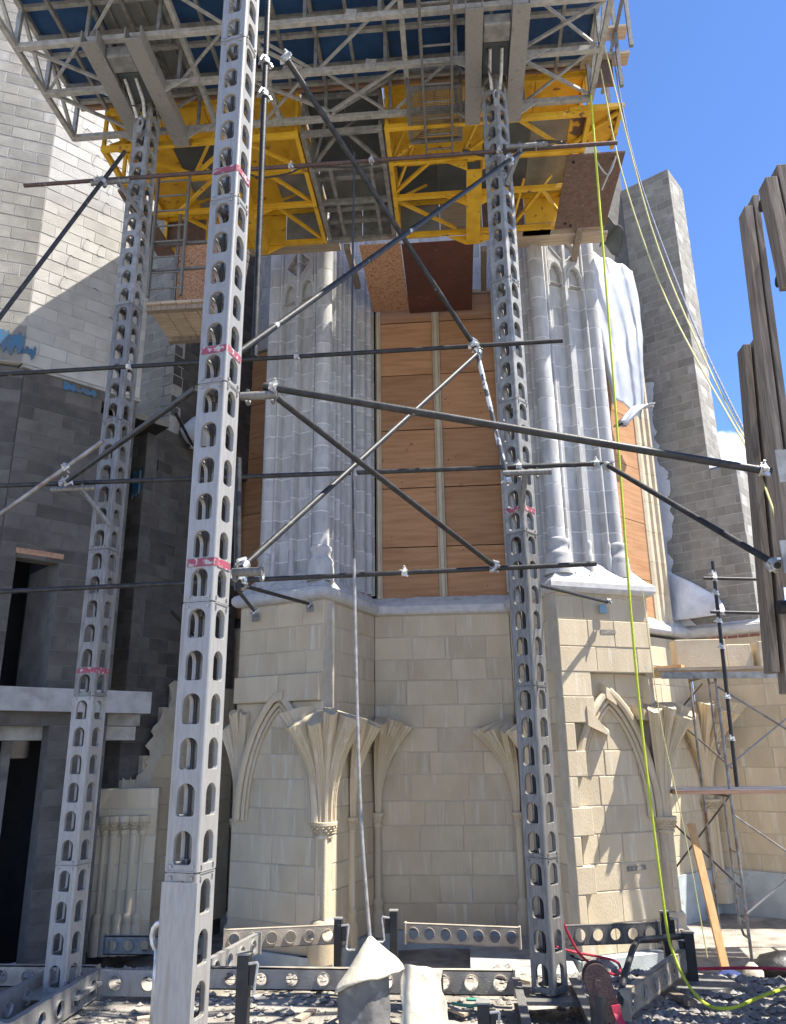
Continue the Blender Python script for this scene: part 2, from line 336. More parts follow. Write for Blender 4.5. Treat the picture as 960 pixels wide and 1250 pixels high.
sh = lambda A, B, d: tuple(Vector(A)+(Vector(B)-Vector(A)).normalized()*d)
lime(sh(L1, L2, .05), L2, -.35, 4.42, 'buttress_side', None, 22, thick=.12)
lime(L2, R2, -.35, 4.42, 'bay_wall', 'cream ashlar wall under the middle window', 23)
lime(R2, sh(R1, R2, .05), -.35, 4.42, 'buttress_side', None, 24, thick=.12)
e1R_ = Vector((1.43, .64)).normalized(); nR = Vector((e1R_.y, -e1R_.x))
lime(R1, R0, 3.27, 4.42, 'buttress_face', 'upper front of right stone buttress', 25, lens=(.4, .75))
rcs = lambda s, o_: tuple(Vector(R1)+e1R_*s-nR*o_)
lime(rcs(.2, .13), rcs(1.57, .13), -.35, 3.27, 'buttress_face', 'recessed arched front of right stone buttress', 251, lens=(.38, .75))
strip = [.26, .13, .30, .12, .33, .14, .30, .16, .50, .48]
lime(R1, rcs(.5, 0), -.35, 3.27, 'unfinished_edge', 'stepped unfinished stone edge of right buttress', 252, lens=(.6, .7), right=lambda z: strip[int((z+.35)/.365) % 10], thick=.2)
lime(rcs(1.50, 0), R0, -.35, 1.9, 'buttress_edge', None, 253, lens=(.3, .4), thick=.2)
lime(sh(R0, RB, .05), RB, -.35, 4.42, 'buttress_side', None, 26, thick=.12)
lime(RB, RE, -.35, 4.2, 'bay_wall', 'cream ashlar wall behind the scaffold frames', 27)
lime(RE, P3, -.35, 4.2, 'buttress_side', None, 28)
lime(LB, sh(L0, LB, .05), -.35, 4.42, 'buttress_side', None, 29, thick=.12)
lime((-5.0, 14.4), LB, -.35, 4.42, 'bay_wall', 'shaded wall left of the left buttress', 30)
# foundation below the stone
for (P, Q) in ((L0, L1), (L1, L2), (L2, R2), (R2, R1), (R1, R0), (R0, RB), (RB, RE), (RE, P3)):
    b = MB(); u = Vector((Q[0]-P[0], Q[1]-P[1])).normalized(); n = Vector((u.y, -u.x))*.05
    ext = u*.03
    p, q = Vector(P)-ext, Vector(Q)+ext
    b.prism([tuple(p+n), tuple(q+n), tuple(q-n*6), tuple(p-n*6)], -1.3, -.352 if P not in (RB, RE) else .12)
    b.build('foundation', 'parging', apse)
# sill courses
def offs(poly, o):
    out = []
    for i, p in enumerate(poly):
        p = Vector(p); a = (p-Vector(poly[i-1])).normalized() if i else None; c = (Vector(poly[i+1])-p).normalized() if i < len(poly)-1 else None
        a = a or c; c = c or a
        n1, n2 = Vector((a.y, -a.x)), Vector((c.y, -c.x)); m = (n1+n2); m = m/(m.dot(n1)) if m.length > .01 else n1
        out.append(p+m*o)
    return out
prof = [(-.02, 4.40), (.055, 4.405), (.10, 4.44), (.115, 4.47), (.115, 4.545), (.095, 4.56), (.095, 4.575), (.03, 4.61), (-.20, 4.90), (-.34, 4.93), (-.34, 4.40)]
prof_bay = [(-.02, 4.40), (.045, 4.405), (.075, 4.43), (.085, 4.47), (.085, 4.54), (.03, 4.60), (-.12, 4.72), (-.22, 4.72), (-.22, 4.40)]
pl = [LB, L0, L1, L2, R2, R1, R0, RB, RE]
def sills(pl, pf_of, segs, names):
    for k in segs:
        pf = pf_of(k); rings = []
        P, Q = Vector(pl[k]), Vector(pl[k+1])
        nseg = max(2, int((Q-P).length/.12)); A = {}; 
        for o_, z_ in pf:
            of = offs(pl, o_); A[(o_, z_)] = (of[k], of[k+1])
        rg = random.Random(k)
        for i in range(nseg+1):
            t = i/nseg; ring = []
            for o_, z_ in pf:
                a, c = A[(o_, z_)]; p = a.lerp(c, t)
                rough = .012*rg.uniform(-1, 1) if (4.6 < z_ < 4.95 and 0 < i < nseg) else 0
                ring.append((p.x, p.y, z_+rough))
            rings.append(ring)
        MB().loft(rings).build('sill', 'whitecap', apse, names.get(k))
sills(pl, lambda k: prof_bay if k in (3,) else prof, range(0, 7), {2: 'grey sloping sill along the left buttress side', 5: 'bright white sloping sill on the right buttress'})
prof_r = [(o_, z_-.14) for o_, z_ in prof]
sills([RB, RE, (5.9, 14.83)], lambda k: prof_r, range(0, 2), {})
# spatter and mortar droppings on the sills
for (P, Q, sd_, cn) in ((L0, L1, 1, 200), (L1, L2, 2, 110), (R1, R0, 3, 60), (L2, R2, 4, 50)):
    b = MB(); rg = random.Random(sd_); P_, Q_ = Vector(P), Vector(Q); u = (Q_-P_).normalized(); n = Vector((u.y, -u.x))
    for i in range(cn):
        o_ = -rg.random()*.22+.02; z_ = 4.62+(-o_+.02)/.24*.30 if P != L2 else 4.66
        p = P_.lerp(Q_, rg.uniform(.06, .94))+n*o_
        b.rock((p.x, p.y, z_), rg.uniform(.008, .03), rg, .5)
    b.build('mortar_droppings', 'whitecap', apse)['kind'] = 'stuff'

# upper moulded piers
def arc(cs, cd_, r_, a0, a1, n): return [(cs+r_*math.cos(R(a0+(a1-a0)*i/n)), cd_+r_*math.sin(R(a0+(a1-a0)*i/n))) for i in range(n+1)]
def pier_profile(g=0):
    p = [(.0, 1.82)]
    for dc, r_, sc_ in ((1.66, .085, .06), (1.46, .085, .10), (1.22, .05, .13), (1.02, .07, .14), (.82, .04, .14), (.64, .06, .14), (.46, .04, .13)):
        p += [(sc_+.02, dc+r_+.02), (sc_, dc+r_)]+arc(sc_, dc, r_, 90, 270, 6)+[(sc_, dc-r_), (sc_+.02, dc-r_-.02)]
    p += [(.15, .36), (.12, .33)]+arc(.18, .18, .14, 130, 310, 12)
    p += [(.315, .135), (.325, .15)]+arc(.36, .155, .03, 180, 360, 6)+[(.395, .17), (.42, .235)]
    p += [(.655, .235), (.675, .15), (.69, .12), (.74, .12), (.755, .15), (.775, .235)]
    p += [(1.01, .235), (1.035, .17)]+arc(1.07, .155, .03, 180, 360, 6)+[(1.105, .15), (1.12, .135)]
    p += arc(1.235, .19, .115, 220, 400, 10)+[(1.30, .36), (1.30, 1.82)]
    if g:
        p = [(s+(g if s < .32 else -g if s > 1.12 else 0), d+(g if d < .5 else 0)) for s, d in p]
    return p
def pier(C, e1, e2, top, lab, sd_):
    C, e1, e2 = Vector(C), Vector(e1), Vector(e2); rg = random.Random(sd_)
    W = lambda s, d: tuple(C+e1*s+e2*d)
    flip = e1.x*e2.y-e1.y*e2.x < 0
    fx = lambda l: l if not flip else l[::-1]
    core = MB().prism(fx([W(s, d) for s, d in pier_profile(.0025)]), 4.75, top-.05).build('moulded_pier', 'mortar', apse, lab)
    z = 4.75; k = 0
    o_poly = fx([W(s, d) for s, d in pier_profile()])
    while z < top-.05:
        h = min(rg.choice((.33, .36, .36, .38)), top-z)
        MB().prism(o_poly, z+.009, z+h-.009).build('stone_course', 'greystone', core, smooth=True); z += h; k += 1
    # shaft bases
    for cs, cd_, r_ in ((.18, .18, .14), (.36, .15, .03), (1.07, .15, .03), (1.235, .19, .115), (.715, .155, .04)):
        c = W(cs, cd_); b = MB(); rings = []
        for rr, zz in ((1.0, 5.26), (1.22, 5.24), (1.30, 5.20), (1.20, 5.16), (1.12, 5.13), (1.14, 5.08), (1.42, 5.03), (1.52, 4.99), (1.45, 4.95), (1.55, 4.90), (1.55, 4.70)):
            rings.append([(c[0]+r_*rr*math.cos(2*math.pi*j/20), c[1]+r_*rr*math.sin(2*math.pi*j/20), zz) for j in range(20)][::-1])
        b.loft(rings).build('shaft_base', 'greystone', core, smooth=True)
    # blind tracery: two lancets and a quatrefoil in a lozenge
    def P(s, z, d=.19): x, y = W(s, d); return (x, y, z)
    zt = 9.94
    for s0 in (.405, .775):
        cx = s0+.125; hw_ = .125
        def lim(sg, hw, r_, d, dz=0):
            pts = [P(cx+sg*hw, zt-.25, d)]+[P(cx+sg*hw*(2*math.cos(R(a))-1), zt+hw*2*math.sin(R(a))*1.0+dz, d) for a in (0, 15, 30, 45, 60)]
            return pts
        b = MB()
        for sg in (-1, 1): b.tube(lim(sg, .135, .03, .150), .020, 8)
        b.build('arch_tracery', 'greystone', core, smooth=True)
    cx, cz = .715, zt+.49
    lz = [(cx, cz-.24), (cx+.10, cz-.15), (cx+.20, cz-.05), (cx+.265, cz+.03), (cx+.20, cz+.14), (cx+.11, cz+.24), (cx, cz+.34), (cx-.11, cz+.24), (cx-.20, cz+.14), (cx-.265, cz+.03), (cx-.20, cz-.05), (cx-.10, cz-.15), (cx, cz-.24)]
    MB().tube([P(s, z, .150) for s, z in lz], .020, 8).build('lozenge_tracery', 'greystone', core, smooth=True)
    def pierced(name, s_a, s_b, z_a, z_b, ccx, ccz, rad):
        pts = []
        for q in range(48):
            a = 2*math.pi*(q+.5)/48; pts.append((rad(a)*math.cos(a), rad(a)*math.sin(a)))
        out = []
        for x_, z_ in pts:
            k1 = ((s_b-ccx) if x_ > 0 else (ccx-s_a))/max(1e-6, abs(x_)); k2 = ((z_b-ccz) if z_ > 0 else (ccz-z_a))/max(1e-6, abs(z_)); k_ = min(k1, k2); out.append((x_*k_, z_*k_))
        for tx, tz in ((s_a-ccx, z_a-ccz), (s_b-ccx, z_a-ccz), (s_b-ccx, z_b-ccz), (s_a-ccx, z_b-ccz)):
            j_ = min(range(48), key=lambda q: (out[q][0]-tx)**2+(out[q][1]-tz)**2); out[j_] = (tx, tz)
        rg_ = lambda l, d, m=1: [P(ccx+a*m, ccz+b_*m, d) for a, b_ in l]
        MB().loft([rg_(out, .24), rg_(out, .145), rg_(pts, .145, 1.08), rg_(pts, .165), rg_(pts, .24)], caps=False).build(name, 'greystone', core)
    def lancet(a):                            # pointed, trefoil-cusped light seen from its centre
        x_, z_ = math.cos(a), math.sin(a)
        if z_ < 0: return min(.105/max(1e-6, abs(x_)), .16/max(1e-6, abs(z_)))
        lo_, hi_ = 0, .4
        for _ in range(24):
            m_ = (lo_+hi_)/2; px, pz = abs(m_*x_), m_*z_
            ins = (px+.105)**2+pz*pz < .21**2
            if ins: lo_ = m_
            else: hi_ = m_
        return lo_*(1-.16*math.exp(-((a-math.pi*.22)/.16)**2)-.16*math.exp(-((a-math.pi*.78)/.16)**2))
    def quatre(a):
        f = (a+math.pi/4) % (math.pi/2)-math.pi/4; return .125*math.cos(f)+math.sqrt(max(0, .112**2-(.125*math.sin(f))**2))
    pierced('lancet_panel', .40, .714, zt-.18, zt+.235, .53, zt, lancet)
    pierced('lancet_panel', .716, 1.03, zt-.18, zt+.235, .90, zt, lancet)
    pierced('quatrefoil_panel', .40, 1.03, zt+.237, zt+.83, .715, zt+.53, quatre)
e2L, e2R = Vector((.57, 1.7)).normalized(), Vector((-.57, 1.7)).normalized()
e1L, e1R = Vector((-1.43, .64)).normalized(), Vector((1.43, .64)).normalized()
pier(L1, e1L, e2L, 19.0, 'left moulded grey stone pier with blind tracery', 1)
pier(R1, e1R, e2R, 19.0, 'right moulded grey stone pier with blind tracery', 2)  # both piers carried up out of view to block stray sun

# boarded windows
zsplit = [4.70, 5.62, 6.71, 7.83, 8.94, 10.05, 10.6]
def board(P, Q, z0, z1, m='ply', name='plywood_sheet', t=.018, jit=0):
    u = Vector((Q[0]-P[0], Q[1]-P[1])).normalized(); n = Vector((u.y, -u.x)); P, Q = Vector(P)+n*jit, Vector(Q)+n*jit
    return MB().prism([tuple(P), tuple(Q), tuple(Q-n*t), tuple(P-n*t)], z0, z1).build(name, m, apse)
rg = random.Random(9)
for x0, x1 in ((-1.275, -.30), (-.155, .875)):
    for i in range(6): board((x0+.003, 13.12), (x1-.003, 13.12), zsplit[i]+.009, zsplit[i+1]-.009, jit=rg.uniform(-.004, .004))
def bar_prof(cx, w_, y0, name='mullion'):
    b = MB(); b.prism([(cx-w_/2, y0+.10), (cx-w_/2, y0), (cx-w_*.28, y0-.02), (cx-w_*.2, y0-.06), (cx+w_*.2, y0-.06), (cx+w_*.28, y0-.02), (cx+w_/2, y0), (cx+w_/2, y0+.10)], 4.70, 10.6)
    b.build(name, 'jamb', apse)
bar_prof(-.228, .14, 13.09)
bar_prof(-1.325, .10, 13.08, 'window_jamb'); bar_prof(.925, .10, 13.08, 'window_jamb')
MB().box((-1.6, 13.24, 4.4), (1.1, 13.4, 10.6)).build('window_backing', 'dark', apse)
masonry(apse, 'stone_block', (-1.5, 13.02), (.95, 13.02), 10.62, 13.9, .36, (.5, .9), 'greystone', 'mortar', core='window_head', seed=31, bond=False, joint=.012, thick=.3)
masonry(apse, 'stone_block', (-4.9, 14.35), (-2.85, 13.58), 10.1, 13.9, .36, (.5, .9), 'greystone', 'mortar', core='window_head', seed=32, bond=False, joint=.012, thick=.3)
MB().prism([(-4.8, 14.5), (-2.3, 13.75), (-1.0, 13.42), (.5, 13.42), (1.8, 13.75), (4.3, 16.0), (4.0, 17.2), (-4.4, 17.2)], -.3, 15.8).build('church_core', 'cmu_joint_shaded', apse)  # top raised unseen along with the piers to keep sun out
for i in range(5):
    zz = [4.6, 5.45, 6.6, 7.75, 8.9, 10.05][i:i+2]
    board((-4.9, 14.40), (-2.9, 13.62), zz[0]+.006, zz[1]-.006, jit=rg.uniform(-.004, .004))
def rb(t): return (2.28+.7071*t, 13.59+.7071*t)
zz = [4.5, 5.3, 6.45, 7.6, 8.7, 9.8, 10.8, 11.9]
for i in range(7): board(rb(.9), rb(2.14), zz[i]+.006, zz[i+1]-.006, jit=-.05+rg.uniform(-.004, .004))
u45 = Vector((.7071, .7071)); n45 = Vector((.7071, -.7071))
def jpt(t, o): p = Vector(rb(t))+n45*o; return (p.x, p.y)
zj = 4.45
while zj < 9.6:                             # moulded jamb in drums
    h = .62
    MB().prism([jpt(2.14, -.12), jpt(2.14, -.03), jpt(2.2, .0), jpt(2.25, .0), jpt(2.28, -.03), jpt(2.34, -.03), jpt(2.37, .01), jpt(2.43, .01), jpt(2.46, -.02), jpt(2.53, -.02), jpt(2.56, .03), jpt(2.63, .03), jpt(2.63, -.12)], zj+.003, zj+h-.003).build('jamb_stone', 'jamb', apse); zj += h

# springers, capitals and shafts
def shaft(c, r_, z0, z1, nm='engaged_shaft', m='limestone'):
    MB().tube([(c[0], c[1], z0), (c[0], c[1], z1)], r_, 16).build(nm, m, apse, smooth=True)
def lathe(c, prof_, m, name, parent, n=20):
    rings = [[(c[0]+r_*math.cos(2*math.pi*j/n), c[1]+r_*math.sin(2*math.pi*j/n), z_) for j in range(n)] for r_, z_ in prof_]
    return MB().loft(rings).build(name, m, parent, smooth=True)
def capital(c, r_, z):
    o = lathe(c, [(r_*.98, z-.05), (r_*1.12, z-.035), (r_*1.12, z-.015), (r_*.98, z), (r_*1.2, z+.08), (r_*1.42, z+.115), (r_*1.52, z+.12), (r_*1.52, z+.16), (r_*1.4, z+.165)], 'limestone', 'capital', apse)
    b = MB(); rg = random.Random(int(c[0]*100))
    for row, (rr, dz) in enumerate(((1.08, .02), (1.2, .055), (1.36, .09))):
        for j in range(13):
            a = 2*math.pi*(j+.5*row)/13; p = (c[0]+r_*rr*math.cos(a), c[1]+r_*rr*math.sin(a), z+dz)
            b.rock(p, r_*.24*rg.uniform(.8, 1.15), rg, .9)
    b.build('leaf_carving', 'limestone', o)
    lathe(c, [(r_*1.02, .10), (r_*1.3, .06), (r_*1.35, .02), (r_*1.15, -.03), (r_*1.25, -.08), (r_*1.6, -.12), (r_*1.6, -.42)], 'limestone', 'shaft_base', apse)
def springer(c, angs, z0, z1, ra, rb_, lab=None, pw=2.4, seed=0):
    rg = random.Random(seed); rings = []; NT = 10; drop = [rg.uniform(.02, .30) for a in angs]; sc_ = [rg.uniform(.86, 1.08) for a in angs]
    for k in range(NT+1):
        t = k/NT; ring = []
        for i, a in enumerate(angs):
            z = z0+(z1-drop[i]-z0)*t; rad = ra+(rb_*sc_[i]-ra)*t**pw; wdt = .022+.030*t*(rb_/.6)
            dirv = Vector((math.cos(R(a)), math.sin(R(a)))); sd_ = Vector((-dirv.y, dirv.x))
            for q, rr in ((-1.9, .64), (-1.8, .80), (-1.2, .83), (-1.1, .91), (-.75, .92), (-.6, 1.0), (.6, 1.0), (.75, .92), (1.1, .91), (1.2, .83), (1.8, .80), (1.9, .64)):
                p = Vector(c)+dirv*rad*rr+sd_*wdt*q; ring.append((p.x, p.y, z+(1-rr)*.22*(t == 1)))
            if i < len(angs)-1:
                am = (a+angs[i+1])/2; dv = Vector((math.cos(R(am)), math.sin(R(am)))); p = Vector(c)+dv*rad*.50; ring.append((p.x, p.y, z+.10*(t == 1)))
        ring.append((c[0], c[1], z0+(z1-z0)*t)); rings.append(ring)
    b = MB(); b.loft(rings, caps=False); k = len(b.v); n = len(rings[0]); b.v.append((c[0], c[1], z1+.06)); e = NT*n
    for j in range(n): b.f.append((e+j, e+(j+1) % n, k))
    return b.build('vault_springer', 'limestone', apse, lab)
def corner(c, r_, angs, ra, rb_, lab=None, z0=1.30, z1=2.80, seed=1):
    shaft(c, r_, -.4, 1.16)
    if r_ > .1:
        for a in angs[1:-1:2]: shaft((c[0]+r_*1.0*math.cos(R(a)), c[1]+r_*math.sin(R(a))), r_*.3, -.4, 1.14)
    capital(c, r_*1.15, 1.14); springer(c, angs, z0, z1, ra, rb_, lab, seed=seed)
corner((-1.95, 11.37), .11, [-160, -130, -100, -70, -40, -10], .17, .66, 'large fan of broken vault ribs on left buttress corner', seed=1)
corner((-3.30, 12.00), .09, [-195, -155, -115, -75, -40], .10, .36, seed=2)
corner((-1.66, 12.10), .055, [-60, -25, 10], .06, .50, z1=2.72, seed=3)
corner((-1.36, 12.88), .055, [-75, -40, -5], .06, .62, z1=2.70, seed=4)
corner((.81, 12.88), .055, [-175, -140, -105], .06, .62, z1=2.70, seed=5)
corner((1.10, 12.10), .055, [-190, -155, -120], .06, .50, z1=2.72, seed=6)
corner((2.80, 11.97), .09, [-100, -70, -45, -20, 5], .10, .60, 'broken vault ribs on the outer corner of right buttress', seed=7)
corner((4.50, 15.70), .12, [-150, -120, -90, -60, -30], .10, .95, z1=3.0, seed=8)
corner((2.40, 13.75), .09, [-75, -40, -5, 20], .08, .8, z1=3.0, seed=9)
# blind arches on the buttress faces
def limb(C, e1, s0, s1, z0, z1, th=66, n=9, off=.03, t0=0, r_=.05):
    C, e1 = Vector(C), Vector(e1); nn = Vector((e1.y, -e1.x)); nn = nn if nn.y < 0 else -nn; pts = []
    for i in range(n+1):
        t = t0+(1-t0)*i/n; a = R(th*t); s = s0+(s1-s0)*(1-math.cos(a))/(1-math.cos(R(th))); z = z0+(z1-z0)*math.sin(a)/math.sin(R(th))
        p = C+e1*s+nn*off; pts.append((p.x, p.y, z))
    return pts
def arch(C, e1, segs, lab):
    root = None
    for (s0, s1, t0, apex) in segs:
        sg = 1 if s1 > s0 else -1
        o = MB().tube(limb(C, e1, s0, s1, 1.3, apex, t0=t0, off=.06), .055, 8).build('arch_rib', 'limestone', apse, lab, smooth=True)
        MB().tube(limb(C, e1, s0+sg*.085, s1, 1.3, apex-.13, t0=t0, off=.035), .032, 8).build('arch_moulding', 'limestone', o, smooth=True)
        MB().tube(limb(C, e1, s0+sg*.14, s1, 1.3, apex-.22, t0=t0, off=.02), .025, 8).build('arch_moulding', 'limestone', o, smooth=True)
arch(L1, e1L, [(.06, .74, 0, 3.05), (1.42, .74, 0, 3.05)], None)
arch(rcs(0, .13), e1R, [(.12, .80, .42, 3.02), (1.46, .80, .0, 3.02)], None)
def chip(C, e1, s, z, w_, h, o1, tilt, m='limestone'):
    C, e1 = Vector(C), Vector(e1); nn = Vector((e1.y, -e1.x)); nn = nn if nn.y < 0 else -nn
    p = lambda a, o_, z_: (*(C+e1*a+nn*o_), z_)
    b = MB(); b.add([p(s, 0, z), p(s+w_, 0, z+tilt), p(s+w_*.8, o1, z+tilt-.04), p(s+.02, o1, z-.02), p(s, 0, z+h), p(s+w_, 0, z+tilt+.05), p(s+w_*.8, o1, z+tilt), p(s+.02, o1, z+h-.06)],
                    [(3, 2, 1, 0), (4, 5, 6, 7), (0, 1, 5, 4), (1, 2, 6, 5), (2, 3, 7, 6), (3, 0, 4, 7)])
    b.build('projecting_stone', m, apse)
chip(rcs(0, .13), e1R, .34, 2.55, .44, .30, .15, -.12); chip(rcs(0, .13), e1R, .70, 2.93, .22, .20, .12, -.08)
chip(rcs(0, .13), e1R, 1.20, 2.62, .40, .20, .26, -.03); chip(rcs(0, .13), e1R, 1.42, 2.84, .14, .42, .14, -.02)
chip(L1, e1L, .60, 2.98, .26, .16, .13, -.03)
lower_x = None
# ================================================================ concrete block work
def cmu(root, P, Q, z0, z1, m='cmu', jm='cmu_joint', lab=None, seed=1, **k):
    return masonry(root, 'concrete_block', P, Q, z0, z1, .20, (.40,), m, jm, core='block_wall', clabel=lab, seed=seed, joint=.013, proud=.006, jit=.003, bv=.004, **k)
# right: unclad buttress core
rp = empty('block_buttress', (5.2, 15.6, 4.3), 'tall stepped concrete block buttress against the blue sky at right', 'wall')
cm0 = (4.35, 15.91); dd = Vector((.82, -.57)); pe = lambda t: (4.5+dd.x*t, 15.81+dd.y*t)
cmu(rp, pe(-1.1), pe(.86), 4.4, 15.0, lab='stepped grey block face', seed=41, thick=.9)
cmu(rp, pe(.865), pe(1.37), 4.4, 7.6, seed=42, thick=.9)
pb = lambda t, q: (pe(t)[0]+.57*q, pe(t)[1]+.82*q)
cmu(rp, pb(.862, .004), pb(.862, .95), 7.6, 15.0, m='cmu', seed=43, thick=.3)
cmu(rp, pb(1.372, .004), pb(1.372, .95), 4.4, 7.6, m='cmu', seed=44, thick=.3)
# red bricks under it
bw = masonry(rp, 'brick', pe(.35), pe(2.2), 4.18, 4.39, .07, (.2,), 'brickred', 'mortar', core='brick_course', seed=45, joint=.01, thick=.25)
bmb = MB(); bmb.prism([pe(.86), pe(1.38), pb(1.38, .9), pb(.86, .9)], 7.6, 7.63).build('blue_membrane', 'bluemem', rp)
# left: block tower
lt = empty('block_building', (-6.2, 10.4, 0), 'grey concrete block building with sunlit upper wall at left', 'building')
LC = (-6.08, 9.5); bd = Vector((.67, .742)).normalized(); lw = lambda t, o_=0: (LC[0]+bd.x*t-bd.y*o_*-1*-1, LC[1]+bd.y*t+bd.x*o_)
ld = Vector((-.914, -.405))
zb = lambda t: 8.05-.30*t
cmu(lt, LC, lw(1.78), 7.6, 15.4, m='cmu_sunlit', lab='sunlit block wall with the sun also in its pale colour', seed=46, thick=.25)
cmu(lt, (LC[0]+ld.x*2.4, LC[1]+ld.y*2.4), LC, 7.6, 15.4, m='cmu', seed=47, thick=.25)  # plain block tone paints this face as less sunlit than its neighbour
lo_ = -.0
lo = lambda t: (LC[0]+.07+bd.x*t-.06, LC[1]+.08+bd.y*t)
cmu(lt, lo(.0), lo(1.70), -.6, 7.55, m='cmu_shaded', jm='cmu_joint_shaded', lab='shaded block wall with door opening, the shade also in its colour', seed=48, thick=.25, holes=[(.22, .80, 3.1, 4.85), (.25, .92, -.7, 2.6), (1.15, 1.62, 7.3, 7.45)])
cmu(lt, (lo(0)[0]+ld.x*2.4, lo(0)[1]+ld.y*2.4), (lo(0)[0]-.01, lo(0)[1]-.005), -.6, 7.55, m='cmu_shaded', jm='cmu_joint_shaded', seed=49, thick=.25)
def slabbox(name, m, t0, t1, o0, o1, z0, z1, root=lt):
    nn = Vector((bd.y, -bd.x)); q = [Vector(lo(t0))+nn*o0, Vector(lo(t1))+nn*o0, Vector(lo(t1))+nn*o1, Vector(lo(t0))+nn*o1]
    q = [q[3], q[2], q[1], q[0]]
    return MB().prism([tuple(a) for a in q[::-1]][::-1], z0, z1).build(name, m, root)
slabbox('ledge', 'concrete', -.05, 1.74, -.3, .03, 7.555, 7.595)
slabbox('lintel_beam', 'concrete', -.6, 2.25, -.25, .16, 2.78, 3.08)
slabbox('soffit_slab', 'concrete', -.5, 2.3, -1.6, -.26, 2.62, 2.9)
slabbox('lower_beam', 'cmu_joint', .1, 2.25, -.5, -.27, 2.42, 2.61)
slabbox('room_back_wall', 'dark', -.8, 2.4, -2.0, -1.9, -.6, 7.5)  # room shell coloured near black for the unlit interior
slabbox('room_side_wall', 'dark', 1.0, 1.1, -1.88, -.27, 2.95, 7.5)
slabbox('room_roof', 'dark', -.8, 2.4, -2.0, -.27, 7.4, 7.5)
slabbox('door_lintel', 'wood_brown', .20, .84, -.02, .012, 4.855, 4.93)
slabbox('door_reveal', 'cmu_shaded', .805, .90, -1.2, -.26, 3.1, 4.84)
slabbox('inner_post', 'concrete', .62, .72, -.9, -.8, -.6, 2.6)
# ragged blue membrane patches
def ragged(root, P, uv, pts, m, name, t=.012, n=None):
    u = Vector(uv).normalized(); n = Vector((u.y, -u.x)); P = Vector(P)
    f = lambda a, z, o_: (*(P+u*a+n*o_), z)
    return MB().prism(pts, 0, t, lambda a, z, o_: f(a, z, o_)).build(name, m, root)
rgp = random.Random(5)
def jag(x0, x1, z0, z1, n, amp):
    a = [(x0+(x1-x0)*i/n, z0+rgp.uniform(-amp, amp)) for i in range(n+1)]; c = [(x1-(x1-x0)*i/n, z1+rgp.uniform(-amp, amp)) for i in range(n+1)]
    return a+c
ragged(lt, Vector(LC)+Vector((.01, -.012)), bd, jag(-.02, .16, 7.72, 7.86, 8, .06), 'bluemem', 'blue_membrane')
ragged(lt, (LC[0]+ld.x*.9+.004, LC[1]+ld.y*.9-.01), -ld, jag(.45, .9, 7.78, 8.0, 12, .09), 'bluemem', 'blue_membrane')
ragged(lt, (lo(.55)[0]+.008, lo(.55)[1]-.01), bd, jag(0, .5, 7.42, 7.5, 14, .035), 'bluemem', 'blue_membrane')
ragged(lt, (lo(-.0)[0]+ld.x*.6+.006, lo(0)[1]+ld.y*.6-.012), -ld, jag(0, .35, 5.38, 5.42, 9, .02), 'bluemem', 'blue_membrane')
ragged(lt, (lo(-.0)[0]+ld.x*.6+.006, lo(0)[1]+ld.y*.6-.012), -ld, jag(0, .3, 6.08, 6.13, 9, .02), 'bluemem', 'blue_membrane')
# wall ties on the sunlit wall
for k in range(26):
    t = rgp.uniform(.25, 1.7); z = 8.3+(k//2)*.4+.1; p = Vector((*lw(t), z)); nn = Vector((bd.y, -bd.x, 0))
    MB().tube([p, p+nn*.06+Vector((0, 0, -.02)), p+nn*.07+Vector((.03, .03, -.06))], .005, 5).build('wall_tie', 'hose', lt)
# pier behind
p0 = empty('block_pier', (-5.0, 12.5, 0), 'shaded concrete block pier between the left building and the church', 'wall')
q25 = Vector((.42, .907)); l25 = Vector((-.907, .42))
c0 = Vector((-5.08, 11.7)); c1 = Vector((-4.9, 12.12))
cmu(p0, tuple(c0), tuple(c0+q25*2.4), -.6, 7.6, m='cmu_shaded', jm='cmu_joint_shaded', lab='block side wall with shade in its dark colour', seed=51, thick=.25, holes=[(.12, .30, 6.85, 7.0), (.62, .80, 6.75, 6.9)], top=lambda s: 7.45+.12*math.sin(s*5))
cmu(p0, tuple(c0+l25*1.0), tuple(c0-l25*.0-q25*.004), -.6, 7.5, m='cmu_shaded', jm='cmu_joint_shaded', seed=52, thick=.25)
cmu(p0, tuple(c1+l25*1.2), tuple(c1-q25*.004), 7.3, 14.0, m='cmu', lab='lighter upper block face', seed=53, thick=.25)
cmu(p0, tuple(c1), tuple(c1+q25*2.2), 7.3, 14.0, m='cmu_shaded', jm='cmu_joint_shaded', seed=54, thick=.25)
MB().prism([tuple(c1+l25*1.1-q25*-.3), tuple(c1+q25*.3+l25*.3), tuple(c1+q25*2+l25*.3), tuple(c1+q25*2+l25*1.1)], -.6, 13.9).build('core_fill', 'cmu_joint_shaded', p0)
ragged(p0, (c0.x-.3, c0.y+.12), -l25, jag(.1, .26, 6.3, 6.7, 7, .06), 'bluemem', 'blue_membrane', t=.03)
